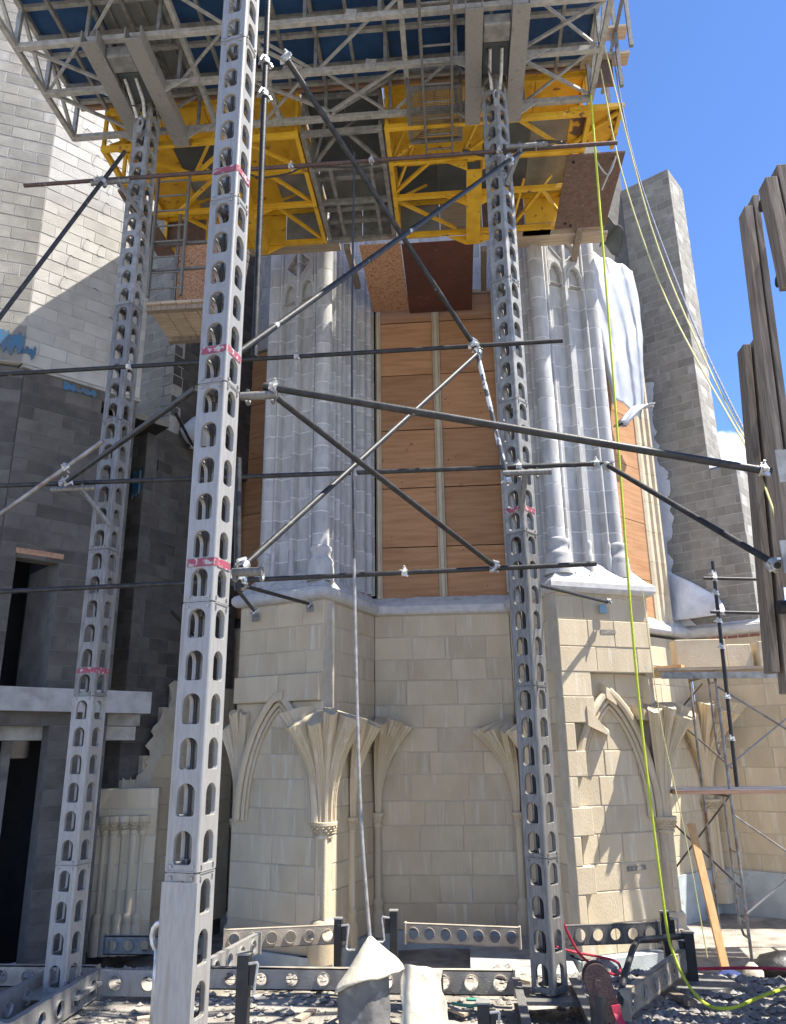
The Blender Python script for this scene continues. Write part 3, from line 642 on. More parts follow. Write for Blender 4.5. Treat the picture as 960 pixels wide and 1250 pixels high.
# remaining cream cladding with a capital on the lower left
cl = empty('stone_cladding', tuple(c0+q25*1.2)+(-.4,), 'ragged cream stone cladding on the shaded block pier, left of the church', 'wall')
cq = lambda t, o_=.10: tuple(c0+q25*t+Vector((q25.y, -q25.x))*o_)
masonry(cl, 'stone_block', cq(0), cq(2.4), -.35, 3.3, .36, (.4, .75), 'limestone', 'mortar_cream', core='stone_face', seed=57, bond=False, heights=HT, joint=.008, proud=.008, thick=.1, bv=.008, left=lambda z: 0.02 if z < 1.7 else .28+(z-1.7)*.42+.09*math.sin(z*9))
st = empty('stone_respond', (-4.75, 11.65, -.4), 'shaded cream stone half column with carved capital behind the left mast', 'column')
masonry(st, 'stone_block', (-5.38, 11.42), (-4.42, 11.62), -.35, 1.75, .36, (.35, .7), 'limestone', 'mortar_cream', core='stone_face', seed=55, bond=False, heights=HT, joint=.008, proud=.008, thick=.25, bv=.008)
for k, x in enumerate((-5.12, -5.0, -4.86, -4.72, -4.60)):
    y = 11.47+(x+5.2)*.21
    MB().tube([(x, y, -.35), (x, y, 1.2)], (.035, .05)[k % 2], 14).build('engaged_shaft', 'limestone', st, smooth=True)
    o = lathe((x, y), [(.05, 1.13), (.062, 1.15), (.062, 1.17), (.05, 1.19), (.085, 1.30), (.10, 1.33), (.10, 1.38), (.09, 1.385)], 'limestone', 'capital', st)
    b = MB(); rg = random.Random(k+70)
    for row, (rr, dz) in enumerate(((.06, 1.21), (.07, 1.25), (.085, 1.29))):
        for j in range(11): a = 2*math.pi*(j+.5*row)/11; b.rock((x+rr*math.cos(a), y+rr*math.sin(a), dz), .024, rg, .9)
    b.build('leaf_carving', 'limestone', o)
    lathe((x, y), [(.05, .12), (.07, .08), (.072, .04), (.058, 0), (.07, -.05), (.085, -.09), (.085, -.4)], 'limestone', 'shaft_base', st)
masonry(st, 'stone_block', (-5.75, 11.05), (-5.4, 11.40), -.35, .35, .36, (.6,), 'limestone', 'mortar_cream', core='plinth', seed=56, joint=.007, thick=.2)

# ragged mortar smeared along the broken edge of the cladding
rgp = random.Random(21); A_, B_ = [], []
for k in range(26):
    z = 1.55+k*.072; b_ = .26+max(0, z-1.7)*.42
    A_.append((b_-.04+rgp.uniform(-.10, .03)+.05*math.sin(z*7), z)); B_.append((b_+.24+rgp.uniform(-.05, .05), z))
ragged(cl, cq(0, .109), q25, A_+B_[::-1], 'mortar_cream', 'mortar_smear', t=.012)
A_ = [(-.02+.025*k, 1.78+rgp.uniform(-.02, .12)) for k in range(24)]; B_ = [(.56-.1*k, 1.60+rgp.uniform(-.03, .02)) for k in range(7)]
ragged(cl, cq(0, .112), q25, (A_+B_)[::-1], 'mortar_cream', 'mortar_smear', t=.012)

for C_, s_, z_, w_ in ((R1, .70, 3.82, .26), (rcs(0, .13), .88, .62, .30)):
    q = [Vector(C_)+e1R_*a for a in (s_, s_+w_)]
    MB().add([(*(q[0]+nR*.009), z_), (*(q[1]+nR*.009), z_+.01), (*(q[1]+nR*.009), z_+.07), (*(q[0]+nR*.009), z_+.06), (*(q[0]+nR*.002), z_), (*(q[1]+nR*.002), z_+.01), (*(q[1]+nR*.002), z_+.07), (*(q[0]+nR*.002), z_+.06)], [(0, 1, 2, 3), (7, 6, 5, 4), (0, 4, 5, 1), (1, 5, 6, 2), (2, 6, 7, 3), (3, 7, 4, 0)]).build('smudged_stencil', 'smudge', apse)

# ================================================================ masts
_mm = {}
def mast_mesh(w_, H, n, hw, hh, m, arch_=True):
    k = (w_, H, n, m)
    if k in _mm: return _mm[k]
    b = MB(); th = .010; c = H/n; rc = w_*.085; fwid = w_/2-rc*1.35; yo = -w_/2+.004
    prof_ = []
    rt_ = hw/2
    for a in range(0, 181, 20): prof_.append((rt_*math.cos(R(a)), hh/2-rt_+rt_*math.sin(R(a))))
    rb_ = .018
    for a in (180, 225, 270): prof_.append((-hw/2+rb_+rb_*math.cos(R(a)), -hh/2+rb_+rb_*math.sin(R(a))))
    for a in (270, 315, 360): prof_.append((hw/2-rb_+rb_*math.cos(R(a)), -hh/2+rb_+rb_*math.sin(R(a))))
    npf = len(prof_)
    def sq(x, z):
        s = min(fwid/max(1e-6, abs(x)), (c/2)/max(1e-6, abs(z))); return (x*s, z*s)
    out = [sq(x, z) for x, z in prof_]
    for cx, cz in ((fwid, c/2), (-fwid, c/2), (-fwid, -c/2), (fwid, -c/2)):
        j = min(range(npf), key=lambda q: (out[q][0]-cx)**2+(out[q][1]-cz)**2); out[j] = (cx, cz)
    for f in range(4):
        ang = math.pi/2*f; ca, sa = math.cos(ang), math.sin(ang)
        T = lambda x, y, z: (x*ca-y*sa, x*sa+y*ca, z)
        for i in range(n):
            z0 = c*(i+.5)
            b.loft([[T(x, yo, z0+z) for x, z in out], [T(x*1.03, yo, z0+z*1.02) for x, z in prof_], [T(x, yo+.004, z0+z) for x, z in prof_], [T(x, yo+.026, z0+z) for x, z in prof_], [T(x, yo+.026, z0+z) for x, z in [(p[0]*1.06, p[1]*1.04) for p in prof_]], [T(x, yo+th, z0+z) for x, z in out]], caps=False)
        # round corner chord
        q = [T(w_/2-rc+rc*math.cos(R(a)), -w_/2+rc+rc*math.sin(R(a)), 0) for a in range(-130, 41, 17)]+[T(w_/2-rc*2, -w_/2+rc*2, 0)]
        b.loft([[(x, y, .003) for x, y, _ in q], [(x, y, H-.003) for x, y, _ in q]])
        # bolts and end plates of the splice
        for zc in (.022, H-.034):
            for xs in (-1, 1):
                b.add([T(xs*fwid*.80+dx, yo+dy, zc+dz) for dz in (0, .016) for dx, dy in ((-.009, .004), (.009, .004), (.009, -.010), (-.009, -.010))], [(3, 2, 1, 0), (4, 5, 6, 7), (0, 1, 5, 4), (1, 2, 6, 5), (2, 3, 7, 6), (3, 0, 4, 7)])
        for zc in (0, H-.006):
            b.add([T(x, y, zc+dz) for dz in (0, .006) for x, y in ((-fwid, yo-.005), (fwid, yo-.005), (fwid-.03, yo+.045), (-fwid+.03, yo+.045))], [(3, 2, 1, 0), (4, 5, 6, 7), (0, 1, 5, 4), (1, 2, 6, 5), (2, 3, 7, 6), (3, 0, 4, 7)])
    b.box((-.02, w_/2-.075, 0), (.02, w_/2-.05, H))
    me = bpy.data.meshes.new('mast_section'); me.from_pydata(b.v, [], b.f); me.materials.append(M[m]); _mm[k] = me
    return me
def mast(x, y, w_, rz, joints, label, mats, hw, hh, marks=(), dark=(.0,)):
    root = empty('mast', (x, y, joints[0]), label, 'mast', 'perforated steel masts of the work platforms', rz)
    for i in range(len(joints)-1):
        H = joints[i+1]-joints[i]-.004
        me = mast_mesh(w_, round(H, 3), 6 if H > 1.3 else (4 if H > 1 else 3), hw, hh, mats[i % len(mats)] if i < len(mats) else mats[-1])
        o = bpy.data.objects.new('mast_section', me); col.objects.link(o); o.parent = root; o.location = (0, 0, joints[i]-joints[0]); 
        d = .004 if i % 2 else 0
        o.scale = (1+d/w_, 1+d/w_, 1)
        # splice lugs at the joint
        if i:
            b = MB()
            for sx in (-1, 1):
                for sy in (-1, 1): b.box((sx*w_*.36-.02, sy*w_*.36-.02, joints[i]-joints[0]-.06), (sx*w_*.36+.02, sy*w_*.36+.02, joints[i]-joints[0]+.05))
            me2 = bpy.data.meshes.new('splice_bolt'); me2.from_pydata(b.v, [], b.f); me2.materials.append(M['galv_dull'])
            o2 = bpy.data.objects.new('splice_bolt', me2); col.objects.link(o2); o2.parent = root
    for z in marks:
        h = w_/2+.002; zz = z-joints[0]
        b = MB().prism([(-w_*.42, -h), (h-.012, -h), (h, -h+.012), (h, w_*.42), (h-.002, w_*.42), (h-.002, -h+.013), (h-.013, -h+.002), (-w_*.42, -h+.002)], zz-.026, zz+.026)
        me3 = bpy.data.meshes.new('paint_mark'); me3.from_pydata(b.v, [], b.f); me3.materials.append(M['redpaint'])
        o3 = bpy.data.objects.new('paint_mark', me3); col.objects.link(o3); o3.parent = root; o3['label'] = 'worn red painted band'
    return root
J = [.16, 1.23, 2.80, 4.33, 5.82, 7.31, 8.80, 10.30, 11.1]
mL = mast(-3.78, 7.85, .240, R(-11), J, 'perforated steel mast farthest left, under the left end of the platform', ['galv_bright', 'galv_bright', 'galv', 'galv', 'galv', 'galv_dull'], .122, .182, marks=(3.055,))
J2 = [.2, 1.29, 2.82, 4.36, 5.84, 7.34, 8.78, 10.28, 11.1]
mR = mast(.69, 7.85, .240, R(-38), J2, 'perforated grey steel mast right of centre, in front of the right buttress', ['galv', 'galv', 'galv', 'galv_dull', 'galv_dull', 'galv_dull'], .122, .182, marks=(4.36+.247,))
JF = [.05, 1.60, 3.14, 4.64, 6.13, 7.63, 9.1, 10.6]
mF = mast(-1.585, 4.75, .215, R(-11), JF, 'tall nearest perforated steel mast, the only one crossing the whole picture height', ['galv_bright'], .112, .178, marks=(3.14+.25, 4.64+.248, 6.13+.25))
# blank cover plate on the lowest section, and its side shackle
def lchild(b, name, m, root, smooth=False):
    me = bpy.data.meshes.new(name); me.from_pydata(b.v, [], b.f); me.materials.append(M[m])
    if smooth: me.shade_smooth()
    o = bpy.data.objects.new(name, me); col.objects.link(o); o.parent = root; return o
lchild(MB().box((-.112, -.114, 0), (.112, -.1075, 1.5)), 'cover_plate', 'galv_bright', mF)
lchild(MB().tube([(-.13+.06*math.cos(R(a))-.03, .0, 1.2+.075*math.sin(R(a))) for a in range(-60, 241, 30)], .016, 8).box((-.19, -.015, .75), (-.14, .015, 1.14)), 'shackle', 'clamp', mF, True)

# ================================================================ base frames
def holed_beam(name, p, q, h, m, root=None, t=.05, nh=6, hr=.32, z0=0, label=None):
    """channel beam with a row of round holes through its web"""
    p, q = Vector((*p, 0)), Vector((*q, 0)); L = (q-p).length; u = (q-p).normalized(); n = Vector((u.y, -u.x, 0)); b = MB()
    c = L/nh; r_ = h*hr; N = 16
    dirs = [(math.cos(2*math.pi*(j+.5)/N), math.sin(2*math.pi*(j+.5)/N)) for j in range(N)]
    for i in range(nh):
        cx = c*(i+.5)
        def ring(rad, o_):
            out = []
            for dx, dz in dirs:
                if rad is None:
                    s = min((c/2)/abs(dx), (h/2)/abs(dz)); x, z = dx*s, dz*s
                else: x, z = dx*rad, dz*rad
                w0 = p+u*(cx+x)+n*o_; out.append((w0.x, w0.y, z0+h/2+z))
            # snap corners
            if rad is None:
                for sx in (-1, 1):
                    for sz in (-1, 1):
                        w0 = p+u*(cx+sx*c/2)+n*o_; tgt = Vector((w0.x, w0.y, z0+h/2+sz*h/2))
                        j = min(range(N), key=lambda k_: (Vector(out[k_])-tgt).length); out[j] = tuple(tgt)
            return out
        b.loft([ring(None, .006), ring(r_, .006), ring(r_, -.006), ring(None, -.006)], caps=False)
        lip = [ring(r_*1.0, .006), ring(r_*1.0, .022), ring(r_*1.12, .022), ring(r_*1.12, .006)]
        b.loft(lip, caps=False)
    up_ = Vector((0, 0, 1))
    for z_ in (z0+.006, z0+h-.006):
        b.bar(p+up_*z_-n*t*.4, q+up_*z_-n*t*.4, t, .012)
    return b.build(name, m, root, label)
def base(label, cx, cy, bx0, bx1, grp):
    return empty('base_frame', (cx, cy, .05), label, 'base frame', grp)
G1 = 'perforated base frames under the masts'
bL = base('white galvanised base frame under the left mast', -3.78, 7.85, 0, 0, G1)
holed_beam('base_beam', (-3.56, 6.6), (-3.56, 8.15), .24, 'galv_bright', bL, .07, 5, .27, .02)
holed_beam('base_beam', (-4.02, 6.6), (-4.02, 8.15), .24, 'galv_bright', bL, .07, 5, .27, .02)
holed_beam('cross_beam', (-3.54, 8.12), (-2.9, 8.12), .22, 'galv_bright', bL, .07, 2, .3, .04)
MB().box((-4.08, 7.6, .14), (-3.5, 8.1, .17)).build('foot_plate', 'galv_bright', bL)
MB().box((-4.0, 6.7, .05), (-3.6, 6.76, .24)).build('end_plate', 'galv_bright', bL)
bR = base('grey base frame of short beams under the right mast', .69, 7.85, 0, 0, G1)
holed_beam('base_beam', (.44, 6.7), (.44, 8.1), .22, 'galv', bR, .07, 5, .27, .02)
holed_beam('base_beam', (.95, 6.7), (.95, 8.1), .22, 'galv', bR, .07, 5, .27, .02)
MB().box((.40, 7.6, .15), (1.0, 8.1, .18)).build('foot_plate', 'galv', bR)
MB().box((.5, 6.75, .04), (.9, 6.82, .22)).build('end_plate', 'galv', bR)
bF = base('bright base frame at the foot of the nearest mast', -1.58, 4.75, 0, 0, G1)
holed_beam('base_beam', (-1.45, 4.2), (-1.45, 5.6), .22, 'galv_bright', bF, .07, 5, .27, -.02)
holed_beam('base_beam', (-1.78, 4.2), (-1.78, 5.6), .22, 'galv_bright', bF, .07, 5, .27, -.02)
MB().box((-1.8, 4.6, .02), (-1.4, 4.95, .05)).build('foot_plate', 'galv_bright', bF)
G2 = 'perforated outrigger beams on the ground'
def outrig(label, p, q, h, m, nh, z0, hr=.3, t=.06):
    o = empty('outrigger_beam', ((p[0]+q[0])/2, (p[1]+q[1])/2, z0), label, 'beam', G2)
    b = holed_beam('web', p, q, h, m, o, t, nh, hr, z0)
    pq = Vector((*q, 0))-Vector((*p, 0)); u = pq.normalized()
    for e in (Vector((*p, 0)), Vector((*q, 0))):
        MB().bar(e+Vector((0, 0, z0-.01)), e+Vector((0, 0, z0+h+.012)), .075, .02, u).build('end_plate', m, o)
    return o
outrig('long brown beam with round holes, from left edge to the nearest mast', (-5.3, 8.25), (-3.62, 8.25), .19, 'dusty', 6, .07)
outrig('long perforated beam behind the draped canvas, left half', (-2.75, 8.25), (-.95, 8.25), .19, 'dusty', 6, .07)
outrig('perforated beam between the draped canvas and right mast', (-.93, 8.2), (.40, 8.2), .21, 'dusty', 5, .06)
outrig('dusty perforated beam against the wall, left of the two black jacks', (-2.75, 9.55), (-1.52, 9.85), .2, 'dusty', 6, .12)
outrig('grey perforated beam standing in front of the left stone column', (-4.3, 9.9), (-3.1, 9.9), .2, 'galv_dull', 6, -.02)
outrig('perforated beam with bright top edge behind the canvas, right of the black jacks', (-.72, 9.75), (.55, 9.55), .2, 'dusty', 7, .16)
outrig('perforated beam from the right mast to the black jack by the buttress', (.72, 9.5), (2.08, 9.75), .2, 'galv', 7, .18)
outrig('slanting perforated outrigger ending at the jack on the gravel', (1.25, 7.35), (2.12, 8.8), .2, 'dusty', 6, .13)
outrig('short bright beam right of the nearest mast foot', (-2.55, 8.35), (-2.35, 9.5), .2, 'galv_bright', 4, .1)
# jacks
def jack(label, x, y, z0, z1, side=1, w_=.085, foot=True, cap=True):
    o = empty('jack_post', (x, y, z0), label, 'jack', 'black screw jack posts')
    MB().box((x-w_/2, y-w_/2, z0), (x+w_/2, y+w_/2, z1)).build('post', 'black', o, bevel=.006)
    if cap: MB().box((x-w_/2-.006, y-w_/2-.006, z1), (x+w_/2+.006, y+w_/2+.006, z1+.012)).build('cap', 'galv_dull', o)
    MB().box((x+side*(w_/2), y-.03, z1-.22), (x+side*(w_/2+.05), y+.03, z1-.05)).build('bracket', 'black', o, bevel=.004)
    s = side
    MB().tube([(x+s*w_/2, y-.05, z1-.06), (x+s*.12, y-.05, z1-.05), (x+s*.125, y-.05, z1-.06), (x+s*.10, y-.06, z1-.28), (x+s*.12, y-.07, z1-.295), (x+s*.20, y-.08, z1-.29)], .011, 8).build('crank_handle', 'clamp', o, smooth=True)
    if foot: MB().box((x-.13, y-.13, z0-.03), (x+.13, y+.13, z0)).build('foot_plate', 'galv_dull', o)
    return o
jack('black jack post nearest the camera, beside the nearest mast', -1.84, 7.0, .0, .66, 1, .10)
jack('black jack post against the wall, left of the hanging cable', -1.45, 9.5, -.10, .45, 1)
jack('black jack post against the wall, right of the hanging cable', -.83, 9.5, -.10, .53, -1)
jack('short black jack stump right of the white canvas', .09, 7.2, -.02, .28, 1, .10)
jack('black jack post in front of the right buttress foot', 2.14, 9.65, -.1, .50, 1)
jack('dark jack post with wide steel foot on the gravel', 2.16, 8.82, .05, .47, -1, .10)
tag(MB().prism([(1.75, 8.75), (2.05, 8.45), (2.6, 8.6), (2.5, 8.95), (2.1, 9.05)], .005, .055).build('steel_plate', 'galv_dull'), 'flat weathered steel plate lying on the gravel under the jack', 'plate')
tag(MB().bar((1.75, 8.75, .03), (1.95, 8.05, .06), .09, .04).build('timber_offcut', 'wood'), 'dark timber offcut half buried in the gravel', 'timber')
tag(MB().bar((-1.95, 6.9, .05), (-1.2, 6.95, .05), .16, .10).build('timber_sleeper', 'wood'), 'grey timber sleeper under the nearest black jack', 'timber')
tag(MB().bar((-3.0, 7.0, .04), (-2.2, 7.25, .05), .14, .04).build('timber_offcut', 'wood_deck'), 'pale plank offcut on the ground beside the nearest mast', 'timber')
tag(MB().bar((.25, 9.15, .02), (.62, 8.75, .03), .12, .04).build('timber_offcut', 'wood_deck'), 'pale plank offcut in front of the foundation', 'timber')
# tube crank arm at right
tag(MB().tube([(1.15, 7.2, .2), (1.3, 7.6, .38), (1.45, 7.95, .50), (1.55, 8.2, .53), (2.1, 8.8, .44)], .028, 10).build('bent_pipe', 'tube', smooth=True), 'bent dark pipe rising over the slanting outrigger', 'pipe')
# hook block in the foreground right
hb = empty('pulley_block', (1.02, 6.7, .0), 'rusty dark pulley block on a short post in the right foreground', 'pulley')
pts = [(.98+.10*math.cos(R(a)), .58+.11*math.sin(R(a))) for a in range(0, 181, 20)]+[(.93, .42), (1.0, .32), (1.08, .30), (1.12, .42)]
MB().prism([(a-.04, z) for a, z in pts][::1], 6.66, 6.69, lambda a, z, y: (a, y, z)).build('cheek_plate', 'hookrust', hb)
MB().prism([(a-.04, z) for a, z in pts][::1], 6.75, 6.78, lambda a, z, y: (a, y, z)).build('cheek_plate', 'hookrust', hb)
MB().tube([(.94, 6.69, .56), (.94, 6.75, .56)], .085, 20).build('sheave', 'hookrust', hb, smooth=True)
MB().tube([(.94, 6.64, .56), (.94, 6.8, .56)], .028, 10).build('axle', 'hookrust', hb, smooth=True)
MB().tube([(.95, 6.72, -.05), (.95, 6.72, .48)], .075, 16).build('post', 'black', hb, smooth=True)
tag(MB().bar((1.05, 6.64, .40), (1.17, 6.2, .02), .055, .008).bar((1.05, 6.63, .43), (1.06, 6.62, .37), .06, .03).build('strap', 'red'), 'red webbing strap hanging from the pulley block', 'strap')

# ================================================================ grey platform over the masts
gp = empty('steel_platform', (-1.55, 7.4, 10.37), 'grey galvanised truss platform with blue deck, high above the masts', 'platform')
X0, X1 = -5.07, 2.0; ZB, ZT = 10.40, 11.02; YS = [5.3, 6.14, 6.9, 7.6, 8.36]
for y in YS:
    MB().bar((X0, y, ZB), (X1, y, ZB), .07, .07).build('bottom_chord', 'galv_mid', gp, bevel=.004)
    MB().bar((X0, y+.002, ZT), (X1, y+.002, ZT), .055, .055).build('top_chord', 'galv_mid', gp)
for x in (X0+.002, X1-.002):
    MB().bar((x, 5.3, ZB+.012), (x, 8.40, ZB+.012), .06, .06).build('end_rail', 'galv_mid', gp)
    MB().bar((x, 5.3, ZT-.012), (x, 8.40, ZT-.012), .06, .06).build('end_rail', 'galv_mid', gp)
    for k, y in enumerate(YS[1:]):
        MB().bar((x, y, ZB), (x, y, ZT), .05, .05).build('end_post', 'galv_mid', gp)
        MB().bar((x, YS[k], ZT-.02), (x, y, ZB+.02), .04, .04).build('end_brace', 'galv_mid', gp)
nb = 8; bw_ = (X1-X0)/nb
for y in (5.75, 6.5, 7.25, 8.0): MB().bar((X0+.03, y, ZT-.10), (X1-.03, y, ZT-.10), .045, .05).build('secondary_chord', 'galv_dull', gp)
for k in range(nb): MB().bar((X0+bw_*(k+.5), 5.3, ZT-.17), (X0+bw_*(k+.5), 8.36, ZT-.17), .04, .06).build('joist', 'galv_dull', gp)
for k in range(nb):
    for j in (1, 2, 3):
        a_, c_ = (YS[j], YS[j+1]) if (k+j) % 2 else (YS[j+1], YS[j])
        if (k*3+j) % 4 != 1: MB().bar((X0+bw_*k+.05, a_, ZB+.05), (X0+bw_*(k+1)-.05, c_, ZB+.05), .03, .03).build('plan_brace', 'galv_mid', gp)
for k in range(1, nb):
    x = X0+bw_*k
    MB().bar((x, 5.3, ZT-.055), (x, 8.36, ZT-.055), .05, .06).build('joist', 'galv_dull', gp)
    if k in (2, 3, 5): MB().bar((x+.25, 5.3, ZB+.075), (x+.25, 8.36, ZB+.075), .06, .08).build('joist', 'galv_mid', gp)
    for j, y in enumerate(YS[2:]):
        MB().bar((x, y, ZB), (x, y, ZT), .04, .04).build('truss_post', 'galv_dull', gp)
        if j == 2 and k in (1, 4, 6): MB().bar((x, y, ZB+.02), (x+bw_, y, ZT-.02), .035, .035).build('truss_brace', 'galv_mid', gp)
for x0_, x1_, y0_, y1_ in ((X1-.05, X1-1.0, 6.95, 7.55), (X1-.05, X1-1.0, 8.3, 7.65), (-2.4, -1.4, 7.65, 8.3), (-1.5, -.5, 8.3, 7.65), (X0+.05, X0+.85, 7.6, 8.3), (X0+.05, X0+.85, 6.9, 7.5), (-2.5, -1.7, 6.95, 7.55)):
    MB().bar((x0_, y0_, ZB+.02), (x1_, y1_, ZB+.02), .035, .035).build('plan_brace', 'galv_mid', gp)
MB().box((X0, 5.28, ZT+.058), (X1, 8.44, ZT+.09)).build('walkway', 'wood_deck', gp)
for k in range(nb):                              # deck panels
    for j in range(3):
        x = X0+.02+bw_*k; y0_, y1_ = [(5.3, 6.5), (6.51, 7.6), (7.61, 8.42)][j]
        near = abs(x+bw_/2+3.78) < .62 
        MB().box((x+.006, y0_, ZT+.031), (x+bw_-.006, y1_, ZT+.055)).build('deck_panel', 'steelpanel' if near and j < 3 else 'blue', gp)
        if near:
            for q in range(4): MB().box((x+.12+q*.2, y0_, ZT+.0), (x+.16+q*.2, y1_, ZT+.030)).build('panel_rib', 'galv_dull', gp)
for k in range(4):
    x = X0+(X1-X0)*k/4; MB().box((x+.01, 8.425, ZT-.06), (x+(X1-X0)/4-.01, 8.47, ZT+.14)).build('edge_board', 'wood_brown', gp)
for x, y in ((-2.62, 7.6), (-1.9, 7.6), (-1.5, 8.36), (-2.1, 6.9), (-1.0, 6.9), (-.85, 7.6), (-2.2, 8.36), (-3.1, 7.6), (-3.05, 8.36)):
    MB().bar((x, y-.045, ZB-.08), (x+.03, y-.045, ZB+.08), .13, .012, (0, 1, 0)).build('gusset_plate', 'galv_mid', gp)
for cx in (-3.79, .70):                          # channel beams either side of each mast
    for sx in (-1, 1):
        x = cx+sx*.265
        b = MB().box((x-.10, 6.72, 10.17), (x+.10, 8.42, 10.185)).box((x-.10, 6.72, 10.186), (x-.088, 8.42, 10.36)).box((x+.088, 6.72, 10.186), (x+.10, 8.42, 10.36))
        b.build('guide_channel', 'galv_bright', gp)
        MB().add([(x+sx*.101, 7.5, 10.36), (x+sx*.40, 7.5, 10.36), (x+sx*.101, 7.5, 10.18), (x+sx*.101, 7.512, 10.36), (x+sx*.40, 7.512, 10.36), (x+sx*.101, 7.512, 10.18)], [(0, 1, 2), (5, 4, 3), (0, 3, 4, 1), (1, 4, 5, 2), (2, 5, 3, 0)]).build('gusset_plate', 'galv_mid', gp)
        MB().add([(x+sx*.101, 8.3, 10.36), (x+sx*.34, 8.3, 10.36), (x+sx*.101, 8.3, 10.18), (x+sx*.101, 8.312, 10.36), (x+sx*.34, 8.312, 10.36), (x+sx*.101, 8.312, 10.18)], [(0, 1, 2), (5, 4, 3), (0, 3, 4, 1), (1, 4, 5, 2), (2, 5, 3, 0)]).build('gusset_plate', 'galv_mid', gp)
    MB().box((cx-.16, 6.95, 10.19), (cx+.16, 7.2, 10.35)).build('drive_housing', 'galv_dull', gp, bevel=.02)
    MB().box((cx-.15, 7.25, 10.25), (cx+.15, 7.7, 10.36)).build('gear_plate', 'darkpanel', gp)
    b = MB()
    for sx in (-.07, .07): b.tube([(cx+sx, 7.3, 10.22), (cx+sx, 7.55, 10.12), (cx+sx*.7, 7.68, 9.98)], .022, 8)
    b.build('lifting_arm', 'clamp', gp, smooth=True)
    MB().tube([(cx+.03*math.cos(R(a)), 7.68, 9.9+.075*math.sin(R(a))) for a in range(0, 361, 30)], .014, 8).box((cx-.03, 7.66, 9.72), (cx+.03, 7.70, 9.84)).build('hoist_hook', 'clamp', gp, smooth=True)
    MB().tube([(cx-.1, 7.3, 10.3), (cx-.12, 7.4, 10.1), (cx-.05, 7.5, 10.0), (cx, 7.6, 10.08)], .009, 6).build('cable_loop', 'hose', gp, smooth=True)

# ================================================================ yellow platforms and grey infill
def yplat(label, xa, xb, ms, seed, braces, grp='platform modules between the masts and the church'):
    o = empty('platform_module', ((xa+xb)/2, 9.6, 10.25), label, 'platform', grp); rg = random.Random(seed)
    ys = [8.50, 9.15, 9.90, 10.82]; zb, zt = 10.30, 10.92
    for k, y in enumerate(ys):
        MB().bar((xa, y, zb), (xb, y, zb), .06, .08).build('cross_beam', ms, o, bevel=.004)
        MB().bar((xa, y+.002, zt), (xb, y+.002, zt), .05, .06).build('top_beam', ms, o)
    for x in (xa+.03, xb-.03):
        MB().bar((x, 8.5, zb+.012), (x, 10.85, zb+.012), .06, .085).build('side_beam', ms, o)
        MB().bar((x, 8.5, zt), (x, 10.85, zt), .05, .06).build('side_beam', ms, o)
        for k in range(4): MB().bar((x, ys[k], zb+.04), (x, ys[k], zt-.03), .045, .045).build('post', ms, o)
        for k in range(3): MB().bar((x, ys[k], (zb, zt)[k % 2]), (x, ys[k+1], (zt, zb)[k % 2]), .04, .04).build('side_brace', ms, o)
    for (x_, y_, x2, y2) in braces:
        MB().bar((x_, y_, zb+.03), (x2, y2, zb+.03), .045, .045).build('plan_brace', ms, o)
        MB().bar((x_, y_, zb+.05), ((x_+x2)/2, (y_+y2)/2, zt-.03), .035, .035).build('web_brace', ms, o)
    n = max(2, int((xb-xa)/.62)); wd = (xb-xa)/n
    for k in range(n):
        MB().box((xa+wd*k+.008, 10.868, zb-.02+.05*(k % 2)), (xa+wd*(k+1)-.008, 10.886, zt+.02)).build('rear_panel', [ms, 'rustboard', 'steelpanel', ms, 'wood_deck'][(k*2+seed) % 5], o)
    return o, n, wd, zt
def decks(o, n, wd, zt, xa, pick):
    MB().box((xa, 8.44, zt+.052), (xa+wd*n, 10.87, zt+.09)).build('walkway', 'wood_deck', o)
    for k in range(n):
        for j, (y0_, y1_) in enumerate(((8.45, 9.12), (9.13, 9.88), (9.89, 10.86))):
            m = pick(k, j)
            MB().box((xa+wd*k+.006, y0_, zt+.033), (xa+wd*(k+1)-.006, y1_, zt+.05)).build('deck_panel', m, o)
o, n, wd, zt = yplat('yellow steel platform module at left, above the hanging ladder', -4.72, -1.93, 'yellow', 1,
    [(-4.6, 8.5, -3.6, 9.15), (-3.6, 9.15, -2.8, 8.5), (-2.8, 8.5, -2.1, 9.1), (-2.6, 9.15, -2.0, 9.9), (-2.6, 9.9, -2.0, 10.8), (-4.2, 9.9, -3.4, 10.8), (-3.3, 9.2, -4.1, 9.9)])
decks(o, n, wd, zt, -4.72, lambda k, j: 'yellow' if (j < 1 or (j == 1 and k % 3 != 1)) else ('darkpanel' if j == 1 else ('steelpanel' if k % 2 else 'yellow')))
yl = o
for x in (-3.02,):
    b = MB().box((x-.11, 9.25, 10.16), (x+.11, 10.9, 10.175)).box((x-.11, 9.25, 10.176), (x-.095, 10.9, 10.36)).box((x+.095, 9.25, 10.176), (x+.11, 10.9, 10.36)); b.build('guide_channel', 'yellow', o)
    for y in (9.9, 10.8):
        MB().add([(x+.111, y, 10.25), (x+.42, y, 10.25), (x+.111, y, 10.10), (x+.111, y+.012, 10.25), (x+.42, y+.012, 10.25), (x+.111, y+.012, 10.10)], [(0, 1, 2), (5, 4, 3), (0, 3, 4, 1), (1, 4, 5, 2), (2, 5, 3, 0)]).build('gusset_plate', 'yellow', o)
MB().box((-4.78, 9.2, 10.18), (-4.5, 10.8, 10.22)).build('rusty_board', 'rustboard', o)
o, n, wd, zt = yplat('yellow steel platform module at right, behind the right mast', -.75, 2.02, 'yellow', 2,
    [(-.7, 9.15, -.05, 8.5), (1.0, 8.5, 1.75, 9.15), (.3, 9.15, 1.0, 8.5), (-.7, 9.8, -.1, 9.15), (-.7, 10.0, .2, 10.75), (1.1, 10.8, 1.5, 9.95), (1.5, 9.95, 1.95, 10.75)])
